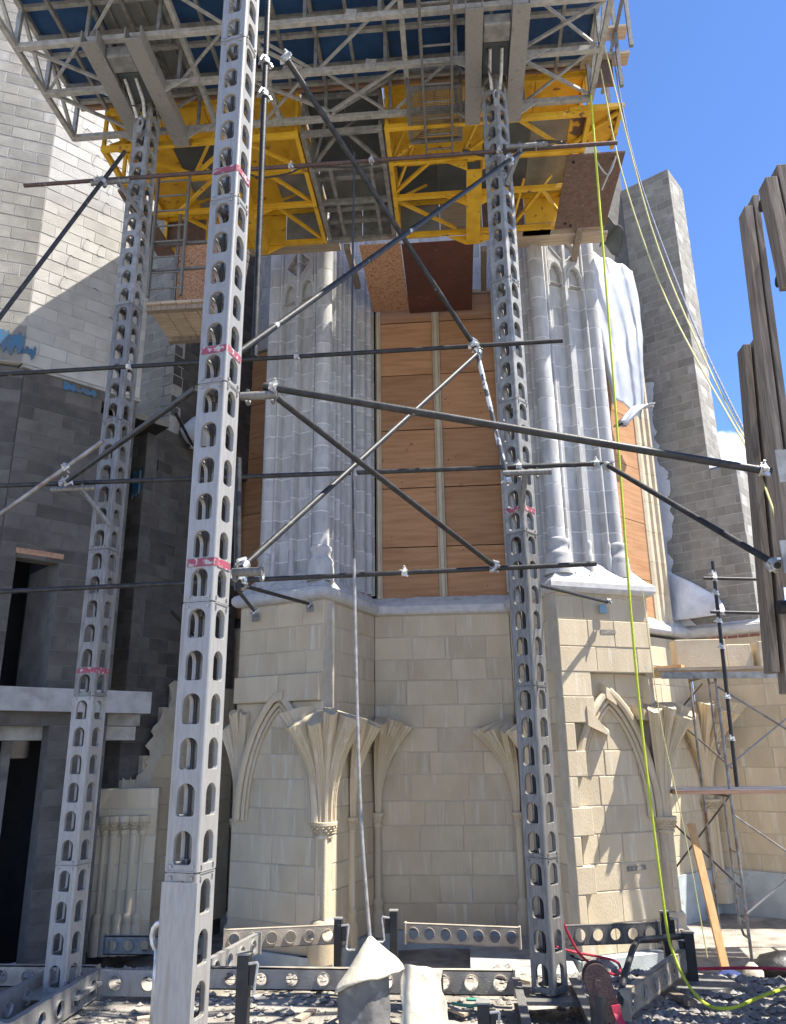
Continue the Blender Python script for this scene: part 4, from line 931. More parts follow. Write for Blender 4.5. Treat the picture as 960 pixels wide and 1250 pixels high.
decks(o, n, wd, zt, -.75, lambda k, j: 'yellow' if j == 0 else ('yellow' if (j == 1 and k < 2) else ('steelpanel' if k > 2 else 'darkpanel')))
x = .47
MB().box((x-.11, 9.25, 10.16), (x+.11, 10.97, 10.175)).box((x-.11, 9.25, 10.176), (x-.095, 10.97, 10.36)).box((x+.095, 9.25, 10.176), (x+.11, 10.97, 10.36)).build('guide_channel', 'yellow', o)
for y in (9.15, 9.9, 10.85):
    for sx in (-1, 1):
        MB().add([(x+sx*.111, y, 10.25), (x+sx*.42, y, 10.25), (x+sx*.111, y, 10.08), (x+sx*.111, y+.012, 10.25), (x+sx*.42, y+.012, 10.25), (x+sx*.111, y+.012, 10.08)], [(0, 1, 2), (5, 4, 3), (0, 3, 4, 1), (1, 4, 5, 2), (2, 5, 3, 0)]).build('gusset_plate', 'yellow', o)
MB().box((1.76, 8.5, 10.36), (2.42, 9.14, 10.385)).build('rusted_plate', 'yellow_rust', o, 'flaking yellow plate with rust patches')
MB().bar((1.80, 9.12, 10.33), (2.38, 8.55, 10.33), .045, .045).build('plan_brace', 'yellow', o)
MB().bar((2.40, 8.45, 10.33), (2.40, 9.2, 10.33), .05, .06).build('side_beam', 'yellow', o)
MB().bar((1.72, 8.47, 10.35), (2.44, 8.47, 10.35), .05, .06).build('cross_beam', 'yellow', o)
MB().box((1.78, 9.18, 10.22), (2.58, 10.80, 10.245)).build('rusty_board', 'rustboard', o, 'large flat weathered dark brown board')
b = MB(); [b.tube([(a, c_, 10.215), (a, c_, 10.20)], .022, 8) for a, c_ in ((1.88, 9.3), (2.45, 9.3), (1.93, 10.66), (2.02, 10.72), (2.5, 10.7))]; b.build('bolt_hole', 'dark', o)  # dark discs painted for the shade inside bolt holes
o, n, wd, zt = yplat('dark grey steel platform module between the two yellow ones', -1.90, -.78, 'galv_dull', 3, [(-1.85, 9.15, -1.35, 8.5), (-1.3, 8.5, -.85, 9.15)])
decks(o, n, wd, zt, -1.90, lambda k, j: 'darkpanel' if j < 2 else 'steelpanel')
for y in (9.5, 10.2, 10.5): MB().bar((-1.85, y, 10.42), (-.83, y, 10.42), .09, .06).build('cross_beam', 'galv_dull', o)
for x in (-1.62, -1.02): MB().bar((x, 9.15, 10.36), (x, 10.85, 10.36), .05, .07).build('joist', 'galv_dull', o)
# boards bridging to the church
def flat(name, m, label, x0_, x1_, y0_, y1_, z_, t=.02, cat='board'):
    return tag(MB().box((x0_, y0_, z_), (x1_, y1_, z_+t)).build(name, m), label, cat)
a = flat('strand_board', 'osb', 'pale flaky strand board bridging to the window, seen from below', -1.40, -.715, 10.88, 12.92, 10.20)
a = flat('film_plywood', 'plyred', 'dark red brown plywood sheet bridging to the window, seen from below', -.70, .48, 10.9, 13.02, 10.19)
for k, (x0_, x1_, y0_, y1_, lb) in enumerate([(-3.3, -1.75, 10.95, 11.2, 'grey wall-side plank over the left pier'), (.62, 1.75, 10.9, 11.15, 'grey plank beside the red brown plywood'), (1.3, 2.62, 10.86, 11.12, 'pale plank over the right pier, nearer one'), (1.2, 2.7, 11.16, 11.42, 'pale plank over the right pier, farther one')]):
    flat('scaffold_plank', 'wood_deck', lb, x0_, x1_, y0_, y1_, 10.36, .045, 'plank')
for k, (x0_, y0_, lb) in enumerate([(.66, 11.3, 'grey bearer right of the red brown plywood'), (-1.62, 11.0, 'grey bearer left of the strand board'), (2.2, 10.9, 'short grey bearer over the right pier')]):
    tag(MB().bar((x0_, y0_, 10.30), (x0_+.03, y0_+1.2, 10.30), .10, .10).build('timber_bearer', 'wood'), lb, 'timber')
# guard rail and sawn boards sticking out of the right end
gr = empty('guard_rail', (2.3, 8.3, 10.9), 'steel guard rail at the right end of the platforms, against the sky', 'guard rail')
for y in (7.6, 8.2, 8.9): MB().bar((2.36, y, 10.4), (2.36, y, 12.2), .045, .045).build('post', 'galv', gr)
for z_ in (11.3, 11.8): MB().bar((2.36, 7.0, z_), (2.36, 9.2, z_), .04, .04).build('rail', 'galv', gr)
for k, (y, z_, lb) in enumerate([(8.25, 11.35, 'sawn board end sticking out at upper right of platform'), (8.32, 10.98, 'lower sawn board end sticking out beside the guard rail')]):
    tag(MB().bar((1.9, y, z_), (2.52, y, z_), .20, .045).build('board', 'wood_deck'), lb, 'board')
tag(MB().box((2.06, 8.3, 10.56), (2.30, 8.36, 11.02)).build('board', 'rustboard'), 'dark upright toe board below the guard rail', 'board')
# ladders
def ladder(label, p, q, wv, n, m='galv'):
    p, q, wv = Vector(p), Vector(q), Vector(wv); o = empty('ladder', tuple(p if p.z < q.z else q), label, 'ladder', 'aluminium ladders on the platforms')
    for s in (0, 1): MB().bar(p+wv*s, q+wv*s, .03, .065, tuple(wv.normalized().cross((q-p).normalized()))).build('stile', m, o)
    for k in range(n):
        a = p.lerp(q, (k+.5)/n); MB().tube([a, a+wv], .014, 8).build('rung', m, o, smooth=True)
    return o
ladder('aluminium ladder lying flat under the blue deck beside the right mast', (-.18, 6.5, 10.22), (-.20, 9.0, 10.22), (.36, 0, 0), 9)
ladder('vertical aluminium ladder hanging to the small wooden landing at left', (-4.08, 9.0, 8.22), (-4.08, 9.0, 10.25), (.46, 0, 0), 8)
bk = empty('access_basket', (-.05, 8.3, 10.05), 'small steel basket with expanded mesh floor over the flat ladder', 'basket')
for y in (7.85, 8.75):
    MB().bar((-.42, y, 10.27), (.30, y, 10.27), .05, .05).build('rail', 'galv', bk)
    MB().bar((-.42, y, 10.55), (.30, y, 10.55), .05, .05).build('rail', 'galv', bk)
for x in (-.40, .28):
    MB().bar((x, 7.85, 10.30), (x, 8.75, 10.30), .05, .05).build('rail', 'galv', bk)
    for y in (7.85, 8.75): MB().bar((x, y, 10.29), (x, y, 10.54), .04, .04).build('post', 'galv', bk)
b = MB()
for k in range(22):
    x = -.37+k*.03; b.bar((x, 7.9, 10.28), (x+.0, 8.7, 10.28), .006, .006)
for k in range(27):
    y = 7.9+k*.03; b.bar((-.38, y, 10.286), (.26, y, 10.286), .006, .006)
b.build('mesh_floor', 'galv_dull', bk)
ld_ = empty('wooden_landing', (-3.7, 9.3, 7.9), 'small wooden landing with strand board walls below the yellow platform', 'landing')
for k in range(4): MB().box((-4.12+k*.22, 9.02, 8.12), (-3.91+k*.22, 10.0, 8.16)).build('plank', 'wood_deck', ld_)
for y in (9.06, 9.9): MB().box((-4.12, y, 8.05), (-3.25, y+.09, 8.118)).build('bearer', 'wood', ld_)
MB().box((-4.1, 9.98, 8.17), (-3.26, 10.0, 9.75)).build('strand_panel', 'osb', ld_)
MB().box((-3.25, 9.3, 8.17), (-3.23, 9.98, 9.6)).build('strand_panel', 'rustboard', ld_)
for z_ in (9.1, 8.68): MB().bar((-4.1, 9.06, z_), (-3.22, 9.06, z_), .035, .035).build('rail', 'galv', ld_)
for x in (-3.25,): MB().bar((x, 9.03, 8.17), (x, 9.03, 9.3), .035, .035).build('rail_post', 'galv', ld_)
for x in (-4.08, -3.27): MB().bar((x, 9.9, 8.2), (x, 9.9, 10.3), .04, .04).build('hanger', 'galv', ld_)

# ================================================================ scaffold tubes with couplers
def coupler(p, d, root, s=1):
    p, d = Vector(p), Vector(d).normalized(); a = d.orthogonal().normalized(); c = d.cross(a)
    b = MB().tube([p-d*.028*s, p+d*.028*s], .036*s, 12)
    b.bar(p+c*.03*s-a*.045*s, p+c*.03*s+a*.045*s, .03*s, .022*s); b.tube([p-c*.055*s+a*.035*s, p+c*.06*s+a*.035*s], .009*s, 6); b.tube([p+a*.03*s-d*.05*s, p+a*.055*s+d*.02*s], .014*s, 6)
    b.bar(p-a*.04*s, p-a*.06*s+d*.03*s, .035*s, .02*s)
    b.build('coupler', 'clamp', root)
def tube(label, pts, r_=.0245, m='tube', cl=()):
    o = MB().tube(pts, r_, 12).build('scaffold_tube', m, smooth=True); tag(o, label, 'scaffold tube', 'scaffold tubes bracing the masts')
    p, q = Vector(pts[0]), Vector(pts[-1])
    for t in cl: coupler(p.lerp(q, t), q-p, o)
    return o
tube('rusty brown horizontal tube just below the yellow platforms', [(-5.15, 7.58, 8.97), (2.05, 7.58, 8.97)], m='tube_rust', cl=(.13, .465, .60, .81))
tube('dark tube slanting down left out of frame from the left mast top', [(-3.86, 7.5, 9.30), (-5.25, 6.65, 5.35)], cl=(.13,))
tube('dark diagonal tube from the right mast top down to the nearest mast', [(1.05, 7.68, 9.10), (-1.56, 4.98, 5.02)], cl=(.10,))
tube('dark diagonal tube falling from the upper platform to the right mast', [(-1.34, 5.2, 8.06), (.31, 7.52, 6.34)], r_=.026, cl=(.01, .97))
tube('dark upright tube beside the nearest mast, upper one', [(-1.47, 5.12, 8.6), (-1.45, 5.12, 5.08)], cl=(.2, .3))
tube('long black horizontal tube across the middle, above the crossing', [(-5.3, 7.5, 6.34), (1.22, 7.5, 6.39)], cl=(.27, .56, .86))
tube('long worn black tube sloping from the nearest mast to the timber uprights', [(-1.30, 4.86, 4.70), (2.13, 5.1, 4.0)], r_=.027, m='tube', cl=(.02, .985))
tube('black diagonal tube from the nearest mast down to the right mast', [(-1.30, 4.97, 4.72), (.40, 7.45, 3.92)], m='tube', cl=(.98,))
tube('long black horizontal tube through the middle crossing', [(-5.2, 7.5, 5.01), (1.55, 7.5, 4.98)], cl=(.155, .62, .87, .985))
tube('black tube slanting down right from the crossing tube to the timber uprights', [(1.53, 7.46, 4.96), (2.2, 5.4, 3.42)], cl=(.02, .985))
tube('thin dark diagonal tube from the right mast down left to the nearest mast', [(.36, 7.55, 6.36), (-1.48, 5.02, 3.40)], r_=.023, cl=(.02, .98))
tube('grey tube slanting from the nearest mast to the left mast bracket and out of frame', [(-1.80, 4.9, 4.73), (-4.08, 7.4, 4.97), (-5.5, 8.9, 5.12)][:2], cl=(.97,))
tube('grey tube going down left from the left mast bracket out of frame', [(-3.55, 7.1, 5.30), (-5.2, 7.45, 4.35)], m='tube_grey', cl=(.25,))
tube('long black horizontal tube lowest of all, at sill height', [(-5.2, 7.5, 3.84), (1.36, 7.5, 3.95)], cl=(.42, .47, .715, .85))
tube('short tie tube from the mast brace to the left buttress face', [(-2.62, 9.0, 4.17), (-2.15, 11.15, 4.30)], cl=(.06, .97))
tube('shorter tie tube reaching the outer edge of left buttress', [(-2.66, 8.9, 4.16), (-3.10, 11.60, 4.29)], cl=(.95,))
tube('short upright tube right of the nearest mast at sill level', [(-1.56, 5.2, 4.3), (-1.52, 5.2, 3.32)], cl=(.9,))
tube('tie tube with blue plate on the right buttress', [(.98, 9.9, 4.26), (2.23, 11.48, 4.26)], cl=(.96,))
tube('worn black and white tube leaning beside the right mast', [(.30, 7.48, 6.34), (.56, 7.48, 4.80)], m='tube_worn', cl=(.98,))
tube('short dark tie tube at the block pier, behind the nearest mast, upper', [(-4.05, 10.2, 7.05), (-4.5, 12.3, 7.35)], cl=(.97,))
tube('short dark tie tube at the block pier, behind the nearest mast, lower', [(-3.9, 10.2, 4.1), (-4.3, 12.4, 4.05)], cl=(.97,))
for nm, p, m_, lb in (('anchor_plate', (-2.15, 11.12, 4.24), 'galv_dull', 'small grey anchor plate on the front of left buttress'), ('anchor_plate', (-3.12, 11.70, 4.22), 'galv_dull', 'small grey anchor plate at outer edge of left buttress'), ('anchor_plate', (2.12, 11.50, 4.17), 'bluemem', 'small blue anchor plate on the right buttress')):
    e = Vector((1.43, -.64 if p[0] < 0 else .64, 0)).normalized()
    tag(MB().bar(Vector(p)-e*.06, Vector(p)+e*.06, .012, .12).build(nm, m_), lb, 'plate')
# mast tie brackets
def bracket(label, x, y, z, dx, hl=.24):
    o = empty('tie_bracket', (x, y, z), label, 'bracket', 'tie brackets clamped to the masts')
    MB().tube([(x-hl, y, z), (x+hl, y, z)], .03, 12).build('bracket_tube', 'galv', o, smooth=True)
    for s in (-.08, .10): MB().tube([(x+s, y+.045*math.sin(R(a)), z-.01+.05*math.cos(R(a))) for a in range(-20, 250, 30)], .012, 6).build('hook', 'galv', o, smooth=True)
    if dx: MB().bar((x+dx*.1, y, z-.02), (x+dx*.35, y+.2, z-.36), .05, .03).build('strut', 'galv', o)
    return o
bracket('tie bracket on the left mast at the middle crossing height', -4.0, 7.45, 4.92, 1)
bracket('tie bracket on the left mast just under the yellow platform', -4.0, 7.5, 8.86, 1)
bracket('tie bracket on the right mast just under the yellow platform', 1.0, 7.5, 8.95, -.7)
bracket('tie bracket on the right mast at the middle crossing height', .75, 7.45, 4.90, -.2)
bracket('tie bracket on the nearest mast at the middle crossing height', -1.33, 4.86, 4.63, 0, .13)
bracket('tie bracket on the nearest mast at sill height', -1.40, 5.0, 3.40, 0, .10)

# ================================================================ ropes, cables, hoses
def cord(name, label, pts, r_, m, cat, sub=6):
    P = [Vector(p) for p in pts]; out = []
    for i in range(len(P)-1):
        a, b_, c, d = P[max(0, i-1)], P[i], P[i+1], P[min(len(P)-1, i+2)]
        for k in range(sub):
            t = k/sub; out.append(.5*((2*b_)+(c-a)*t+(2*a-5*b_+4*c-d)*t*t+(3*b_-a-3*c+d)*t**3))
    out.append(P[-1]); o = MB().tube(out, r_, 7).build(name, m, smooth=True); return tag(o, label, cat)
cord('cable', 'thin black cable hanging straight in front of the left pier', [(-1.01, 7.4, 8.95), (-1.03, 7.4, 6.3), (-1.0, 7.4, 4.0)], .011, 'hose', 'cable')
cord('hose', 'pale dusty hose hanging below the black cable to the canvas', [(-1.0, 7.4, 4.05), (-.975, 7.4, 2.9), (-.93, 7.4, 1.65), (-.85, 7.4, .66)], .016, 'hosew', 'hose')
cord('rope', 'yellow green rope hanging from the platform corner to the gravel', [(1.98, 8.3, 10.4), (1.90, 8.3, 6.75), (1.81, 8.3, 3.15), (1.84, 8.3, .9), (1.90, 8.3, .35), (2.02, 8.05, .09), (2.2, 7.85, .08), (2.6, 8.1, .12), (3.3, 8.7, .12)], .014, 'ropey', 'rope')
cord('rope', 'grey blue rope from the guard rail down to the timber uprights', [(2.28, 8.2, 11.4), (2.40, 8.2, 9.2), (2.62, 7.6, 6.6), (2.55, 6.2, 4.35)], .010, 'ropeb', 'rope')
cord('rope', 'pale yellow rope beside the grey blue one, right of it', [(2.2, 8.2, 11.1), (2.42, 7.95, 8.1), (2.58, 7.3, 6.0), (2.53, 6.2, 4.37)], .009, 'ropew', 'rope')
cord('rope', 'yellow rope sagging left of the other two from the yellow platform', [(2.12, 8.2, 10.7), (2.19, 8.05, 8.95), (2.42, 7.7, 6.9), (2.52, 6.2, 4.34)], .009, 'ropew', 'rope')
cord('rope', 'knotted white string on the dark brown board', [(2.2, 9.3, 10.2), (2.35, 9.35, 10.0), (2.45, 9.2, 10.18), (2.3, 9.6, 9.95)], .012, 'plastic', 'rope')
cord('rope', 'yellow rope hanging against the timber uprights', [(2.42, 6.0, 4.3), (2.40, 5.7, 3.6), (2.42, 5.6, 2.9)], .009, 'ropew', 'rope')
cord('string', 'thin pale string hanging in front of right buttress edge', [(2.55, 10.8, 4.3), (2.60, 10.8, 2.6), (2.75, 10.8, 1.2), (2.85, 10.8, -.2)], .007, 'ropew', 'string')
cord('hose', 'red hose curling from the right mast over the ground', [(.85, 8.2, .75), (1.05, 8.4, .35), (1.4, 8.7, .12), (1.5, 9.2, .12), (1.1, 9.4, .16), (.9, 9.2, .25)], .013, 'red', 'hose')
cord('hose', 'dark red hose lying across the gravel to the right edge', [(1.9, 9.5, -.02), (2.4, 9.45, .0), (3.0, 9.5, .0), (3.8, 9.3, .02)], .016, 'red', 'hose')
cord('cable', 'black cable looped under the left yellow module', [(-2.9, 9.0, 10.25), (-2.6, 9.05, 10.12), (-2.2, 9.05, 10.15), (-1.9, 9.05, 10.25), (-1.2, 9.08, 10.2), (-.6, 9.05, 10.26), (.2, 9.02, 10.22)], .014, 'hose', 'cable')
cord('cable', 'black cable bundle under the right yellow module', [(.3, 8.9, 10.2), (.8, 8.95, 10.1), (1.3, 8.8, 10.16), (1.7, 8.9, 10.2)], .022, 'hose', 'cable')

# ================================================================ canvas over a jack
def sheet(name, m, label, cat, U, V, fn, t=.012, root=None, smooth=True):
    b = MB(); n, k = U, V
    for j in range(k+1):
        for i in range(n+1): b.v.append(tuple(fn(i/n, j/k)))
    for j in range(k):
        for i in range(n): b.f.append((j*(n+1)+i, j*(n+1)+i+1, (j+1)*(n+1)+i+1, (j+1)*(n+1)+i))
    o = b.build(name, m, root, smooth=False)
    if smooth: o.data.shade_smooth()
    md = o.modifiers.new('thickness', 'SOLIDIFY'); md.thickness = t; md.offset = 0
    return tag(o, label, cat) if label else o
from mathutils import noise as mn
def crumple(p, a, f): return p+Vector(mn.noise_vector(p*f))*a+Vector(mn.noise_vector(p*f*2.7))*a*.4
def spl(pts, t):
    n = len(pts)-1; k = min(n-1, int(t*n)); f = t*n-k; P = [Vector(q) for q in pts]
    a, b_, c, d = P[max(0, k-1)], P[k], P[k+1], P[min(n, k+2)]
    return .5*((2*b_)+(c-a)*f+(2*a-5*b_+4*c-d)*f*f+(3*b_-a-3*c+d)*f**3)
AP = Vector((-.855, 7.40, .72))
RIM = [(-.92, 7.66, .40), (-1.06, 7.50, .34), (-1.13, 7.20, .33), (-.98, 7.06, .41), (-.80, 7.06, .475), (-.60, 7.18, .49), (-.56, 7.40, .50), (-.68, 7.6, .44)]
sheet('canvas_hood', 'canvas', 'stiff pointed canvas hood hanging at the foot of the hose', 'canvas', 42, 14, lambda u, v: crumple(AP.lerp(spl(RIM, u), .03+.97*v), .022*v, 6))
SK = [(-1.06, 7.48, .36), (-1.10, 7.22, .37), (-.98, 7.12, .44), (-.82, 7.12, .48), (-.68, 7.22, .50)]
def skirt(u, v):
    p = spl(SK, u); p.z *= 1-v; p += Vector((.02*v, -.03*v, .01)); return crumple(p, .018*(.3+v), 7)
sheet('canvas_skirt', 'hood_shade', 'canvas side painted in shade hanging below the pointed canvas hood', 'canvas', 36, 10, skirt)  # shadowed front of the tarp, its shade put into the colour
def drape(u, v):
    x = -.55+u*(.30+.12*v)-.05*v; y = 7.36-.40*v**1.3; z = .50-.03*u-.50*v**1.15
    return crumple(Vector((x, y, max(.03, z))), .03, 5)
sheet('white_canvas', 'canvas', 'bright cream canvas draped beside the pointed hood', 'canvas', 24, 18, drape)
tag(MB().box((-.50, 7.42, 0), (-.24, 7.56, .42)).build('covered_crate', 'black'), 'black crate mostly covered by the cream canvas', 'crate')
cord('hose', 'green hose end on the rubble right of the canvas', [(-.18, 8.0, .05), (.0, 7.9, .06), (.1, 8.05, .06), (-.05, 8.12, .05)], .014, 'greenhose', 'hose')

# ================================================================ plastic sheeting and torn membrane at right
def plas(u, v):
    z = 11.9-v*3.5; w_ = 1.25-.45*v**2; x = 2.72+u*w_+.30*v
    fold = .09*math.sin(u*9+v*3+1.3*math.sin(v*4))*(.3+v)+.05*math.sin(u*21-v*5)+.06*math.sin(v*11+u*5)
    y = 13.6+u*1.05-.12*math.sin(math.pi*u)*math.sin(math.pi*min(1, v*.9))+fold
    return crumple(Vector((x+fold*.4, y, z+.15*math.sin(u*3)*v)), .025, 1.6)
sheet('plastic_sheet', 'plastic', 'white plastic sheeting hanging at the top of the right window', 'sheeting', 40, 60, plas, .006)
def plas2(u, v):
    a = u*6.28; r_ = .10+.05*math.sin(3*a+v*5); return Vector((3.25+.75*v+r_*math.cos(a), 14.1+.55*v+r_*math.sin(a), 8.15+.62*v+.12*math.sin(v*3)))
sheet('plastic_bundle', 'plastic', 'gathered end of plastic sheeting tucked beside the jamb', 'sheeting', 12, 12, plas2, .006)
def tarp_end(u, v): return Vector((2.70+.30*u, 11.3+.6*v, 10.75-.32*u*u-.10*v+.05*math.sin(u*9+v*5)))
sheet('dark_netting', 'darkpanel', 'dark torn netting sticking out behind the right platform end', 'netting', 10, 10, tarp_end, .006)
rgp = random.Random(77)
mem = empty('torn_membrane', (4.4, 15.6, 4.3), 'torn white membrane strip along the edge of right block buttress', 'membrane')
pts = []
z_ = 4.5; R_ = []
wv = .2
while z_ < 9.9:
    wv += rgp.uniform(-.07, .07); wv = min(.34, max(.12, wv)); R_.append((wv*(1 if z_ < 9 else .8)+(.28*max(0, 1-(z_-4.5)/1.3)), z_)); z_ += rgp.uniform(.03, .11)
ragged(mem, (pe(-.30)[0]-.02, pe(-.30)[1]-.03), dd, [(-.0, 4.5)]+R_+[(.0, 9.9)], 'membrane', 'membrane_strip', t=.02)
def flap(u, v): 
    p = Vector((*pe(-.25+.95*u*(1-.25*v*0)), 0))+Vector((-.57*0-.1, -.12, 0))
    return Vector((p.x-.05*math.sin(u*5), p.y-.10*v-.25*v*u+.04*math.sin(u*9+v*4), 5.75-.95*u*0-1.15*v-.75*u*(1-v)))
sheet('membrane_flap', 'membrane', 'loose white membrane flap spilling over the right sill', 'membrane', 16, 14, flap, .008)

# ================================================================ scaffold on the right
scf = empty('tubular_scaffold', (4.6, 12.4, -.62), 'two lift tubular steel scaffold with cross braces in front of the right wall', 'scaffold')
def frame(x, y0_, y1_, z0_, h):
    o = MB().tube([(x, y0_, z0_+h-.04), (x, y1_, z0_+h-.04)], .021, 10).build('ladder_frame', 'tube_old', scf, smooth=True)
    for y in (y0_, y1_): MB().tube([(x, y, z0_), (x, y, z0_+h)], .021, 10).build('upright', 'tube_grey', o, smooth=True)
    yi = y0_+.32
    MB().tube([(x, y0_, z0_+.42), (x, y0_+.2, z0_+.42), (x, yi, z0_+.52), (x, yi, z0_+h-.05)], .017, 8).build('ladder_leg', 'tube_grey', o, smooth=True)
    for k in range(4): MB().tube([(x, y0_, z0_+.62+k*.28), (x, yi, z0_+.62+k*.28)], .013, 8).build('rung', 'tube_grey', o, smooth=True)
SX = (3.68, 5.55)
for x in SX:
    for z0_, h in ((-.62, 2.22), (1.66, 1.62)): frame(x, 11.8, 13.1, z0_, h)
def brace(p, q, m='galv_bright', r_=.014): MB().tube([p, q], r_, 8).build('cross_brace', m, scf, smooth=True)
brace((SX[0], 11.76, .10), (SX[1], 11.76, 1.45)); brace((SX[0], 11.74, 1.32), (SX[1], 11.74, -.05), 'tube_grey')
brace((SX[0], 11.76, 1.95), (SX[1], 11.76, 3.3)); brace((SX[0], 11.74, 3.05), (SX[1], 11.74, 1.75), 'tube_grey')
brace((2.9, 13.15, 1.4), (SX[0]+.4, 13.15, .2), 'tube_old'); brace((2.8, 13.12, .1), (SX[0]+.4, 13.12, 1.5), 'tube_old')
brace((2.9, 13.12, 2.2), (SX[0]+.2, 13.12, 3.2), 'tube_old'); brace((2.95, 13.15, 3.1), (SX[0]+.5, 13.15, 1.9), 'tube_old')
tube('tall black tube standing at the scaffold corner', [(3.80, 11.6, 4.86), (3.72, 11.6, 1.7)], r_=.027, cl=(.06, .15, .28, .40, .62, .8))
tube('upper short black rail on the tall scaffold tube', [(3.62, 11.55, 4.60), (5.2, 11.55, 4.52)], cl=(.1,))
tube('lower short black rail on the tall scaffold tube', [(3.66, 11.55, 4.10), (5.2, 11.55, 4.02)], cl=(.1,))
for k in range(6):
    tag(MB().box((2.86+.0*k+(.0, .07, -.04, .1, .02, .05)[k], 11.72+k*.225, 3.29), (6.0, 11.93+k*.225, 3.33)).build('scaffold_board', 'wood_deck'), ['nearest', 'second', 'third', 'fourth', 'fifth', 'farthest'][k]+' board of the upper scaffold deck', 'board', 'boards of the upper scaffold deck')
for k in range(3):
    tag(MB().box((2.92, 11.74+k*.30, 1.60), (6.0, 12.02+k*.30, 1.65)).build('scaffold_board', 'wood_brown'), ['nearest', 'middle', 'farthest'][k]+' board of the lower scaffold deck, thick with white dust', 'board', 'boards of the lower scaffold deck')
tag(MB().box((2.95, 11.76, 1.651), (5.9, 12.6, 1.662)).build('dust_layer', 'whitecap'), 'white mortar dust lying on the lower scaffold deck', 'dust', kind='stuff')
tag(MB().bar((2.9, 11.7, 3.22), (6.0, 11.7, 3.18), .05, .09).build('deck_bearer', 'galv_dull'), 'steel bearer under the front edge of the upper scaffold deck', 'bearer')
for (x0_, x1_, y0_, y1_, h, lb, m_) in ((3.28, 4.02, 12.2, 12.55, .46, 'large cream cut stone on the upper scaffold deck', 'jamb'), (4.04, 4.40, 12.25, 12.6, .38, 'whitish cut stone next to the large one on the deck', 'limestone'), (4.46, 4.70, 12.1, 12.4, .40, 'narrow upright cut stone on the upper scaffold deck', 'jamb'), (4.78, 5.35, 12.2, 12.6, .30, 'low dusty cut stone at the right end of the deck', 'whitecap')):
    tag(MB().box((x0_, y0_, 3.331), (x1_, y1_, 3.331+h)).build('cut_stone', m_, bevel=.012), lb, 'stone', 'cut stones stored on the scaffold')
tag(MB().bar((2.86, 12.3, 3.36), (3.3, 12.0, 3.37), .14, .05).build('timber_offcut', 'wood_new'), 'orange timber offcut at the left end of the upper deck', 'timber')
tag(MB().bar((3.09, 11.75, 1.22), (3.17, 11.2, -.52), .10, .045).build('leaning_plank', 'wood_new'), 'orange timber plank leaning beside the right buttress', 'plank')
def lump(name, m, label, cat, c, r_, sz, seed):
    rg = random.Random(seed); rings = []
    for k in range(7):
        t = k/6; rr = r_*math.sin(R(15+150*t))*1.05; rings.append([(c[0]+rr*sz[0]*math.cos(2*math.pi*j/12)*rg.uniform(.85, 1.12), c[1]+rr*sz[1]*math.sin(2*math.pi*j/12)*rg.uniform(.85, 1.12), c[2]+sz[2]*t) for j in range(12)])
    tag(MB().loft(rings).build(name, m, smooth=True), label, cat)
lump('bag', 'bluebag', 'navy blue bag on the ground behind the leaning timber', 'bag', (3.2, 11.2, -.62), .16, (1.2, .8, .2), 1)
lump('bag', 'blackbag', 'black plastic bag on the ground right of the scaffold foot', 'bag', (4.0, 11.5, -.62), .3, (1.5, .8, .34), 2)
lump('sack', 'canvas', 'pale cement sack at the scaffold foot', 'sack', (3.45, 11.1, -.62), .16, (.8, .7, .3), 3)
lump('plastic_wrap', 'plastic', 'white plastic draped over the block pier top at left', 'sheeting', (-4.35, 12.35, 7.35), .38, (1.1, .7, .62), 4)
tag(MB().box((.0, 10.6, -.75), (1.3, 12.6, -.36)).build('concrete_footing', 'concrete'), 'rough concrete footing below the middle wall', 'footing')

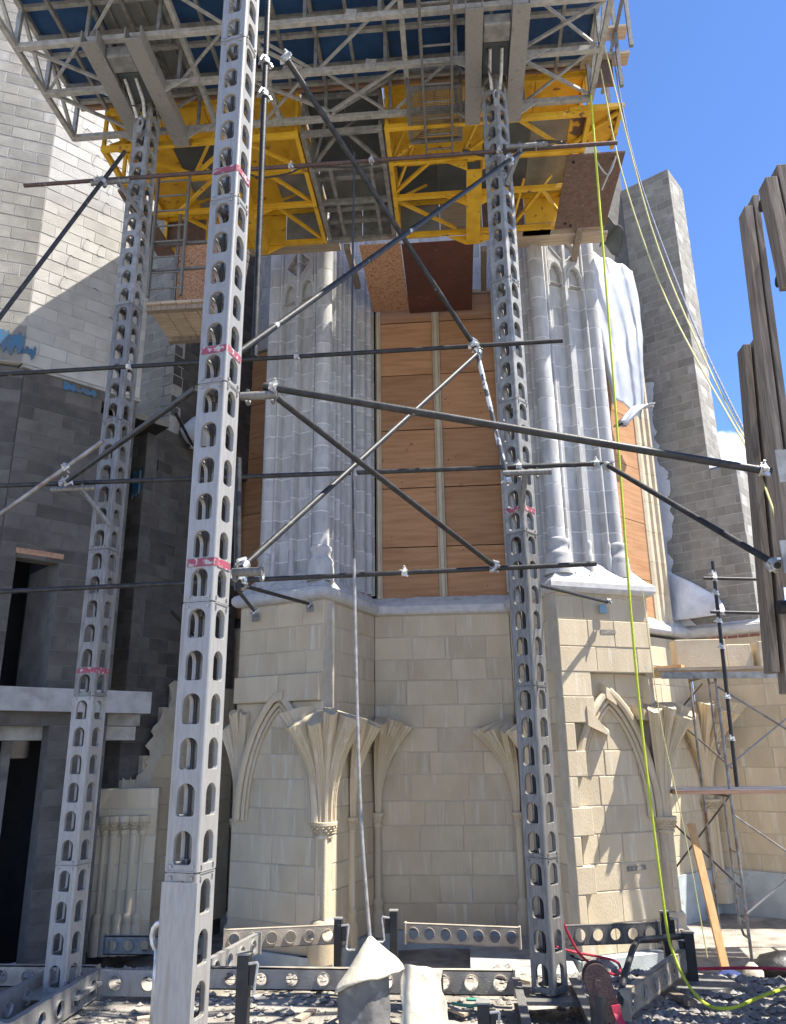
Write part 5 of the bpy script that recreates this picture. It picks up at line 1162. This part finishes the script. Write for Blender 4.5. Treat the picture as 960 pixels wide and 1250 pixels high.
# ================================================================ timber uprights at the right edge
tw = empty('timber_hoarding', (2.6, 5.6, 0), 'tall weathered timber uprights bolted in pairs at the right edge', 'timber frame')
for k, (p, q, w_, t_) in enumerate([((2.43, 5.5, 6.36), (2.31, 5.5, 3.3), .06, .15), ((2.50, 5.5, 6.46), (2.38, 5.5, 3.1), .045, .15), ((2.45, 6.0, 5.40), (2.28, 6.0, 2.75), .06, .15), ((2.53, 6.0, 5.44), (2.36, 6.0, 2.6), .05, .15),
        ((2.40, 5.0, 6.22), (2.42, 5.0, 5.35), .08, .15), ((2.50, 5.0, 6.32), (2.52, 5.0, 5.28), .09, .15), ((2.74, 5.4, 6.3), (2.76, 5.4, 3.0), .14, .15), ((3.0, 5.4, 6.3), (3.0, 5.4, 0), .14, .15), ((3.2, 6.2, 6.0), (3.2, 6.2, 0), .14, .15)]):
    MB().bar(p, q, w_, t_, (0, 1, 0)).build('timber_upright', 'wood', tw, bevel=.004)
for p, q in (((2.44, 5.25, 6.22), (2.60, 5.25, 6.22)), ((2.44, 5.2, 5.52), (2.62, 5.2, 5.52)), ((2.36, 5.62, 4.3), (2.7, 5.62, 4.3)), ((2.32, 5.8, 3.2), (2.7, 5.8, 3.2))):
    MB().tube([p, q], .05, 12).build('steel_pin', 'black', tw, smooth=True)
for z_ in (5.9, 4.6, 3.0, 1.4): MB().bar((2.72+.3*(z_ < 4), 4.9, z_), (4.62, 9.7, z_), .05, .15).build('timber_rail', 'wood', tw)  # rails run on out of view to carry the added boards
for k in range(12):
    y = 6.6+k*.27; x = .478*y+.06; MB().bar((x, y, .0), (x, y, 5.8+.2*math.sin(k*2.1)), .06, .22, (0, 1, 0)).build('shade_board', 'wood', tw)  # unseen boards, added so that their shadow covers the gravel
for y, z_, x in ((5.08, 4.0, 2.16), (5.38, 3.45, 2.22)): MB().box((x, y-.02, z_-.09), (x+.12, y, z_+.14)).build('tie_plate', 'galv_dull', tw)

for x, y, a, l, lb in ((-2.9, 7.5, .4, .3, 'pale timber scrap on the rubble left of the nearest mast'), (-1.5, 7.55, 1.2, .26, 'pale timber scrap on the rubble behind the nearest black jack'), (-.05, 7.75, 2.4, .28, 'pale timber scrap on the rubble behind the short black stump'), (.2, 6.75, .7, .22, 'pale timber scrap in front of the short black stump')):
    tag(MB().bar((x, y, .035), (x+l*math.cos(a), y+l*math.sin(a), .045), .07, .022).build('timber_scrap', 'wood_deck'), lb, 'timber', 'timber scraps on the rubble')
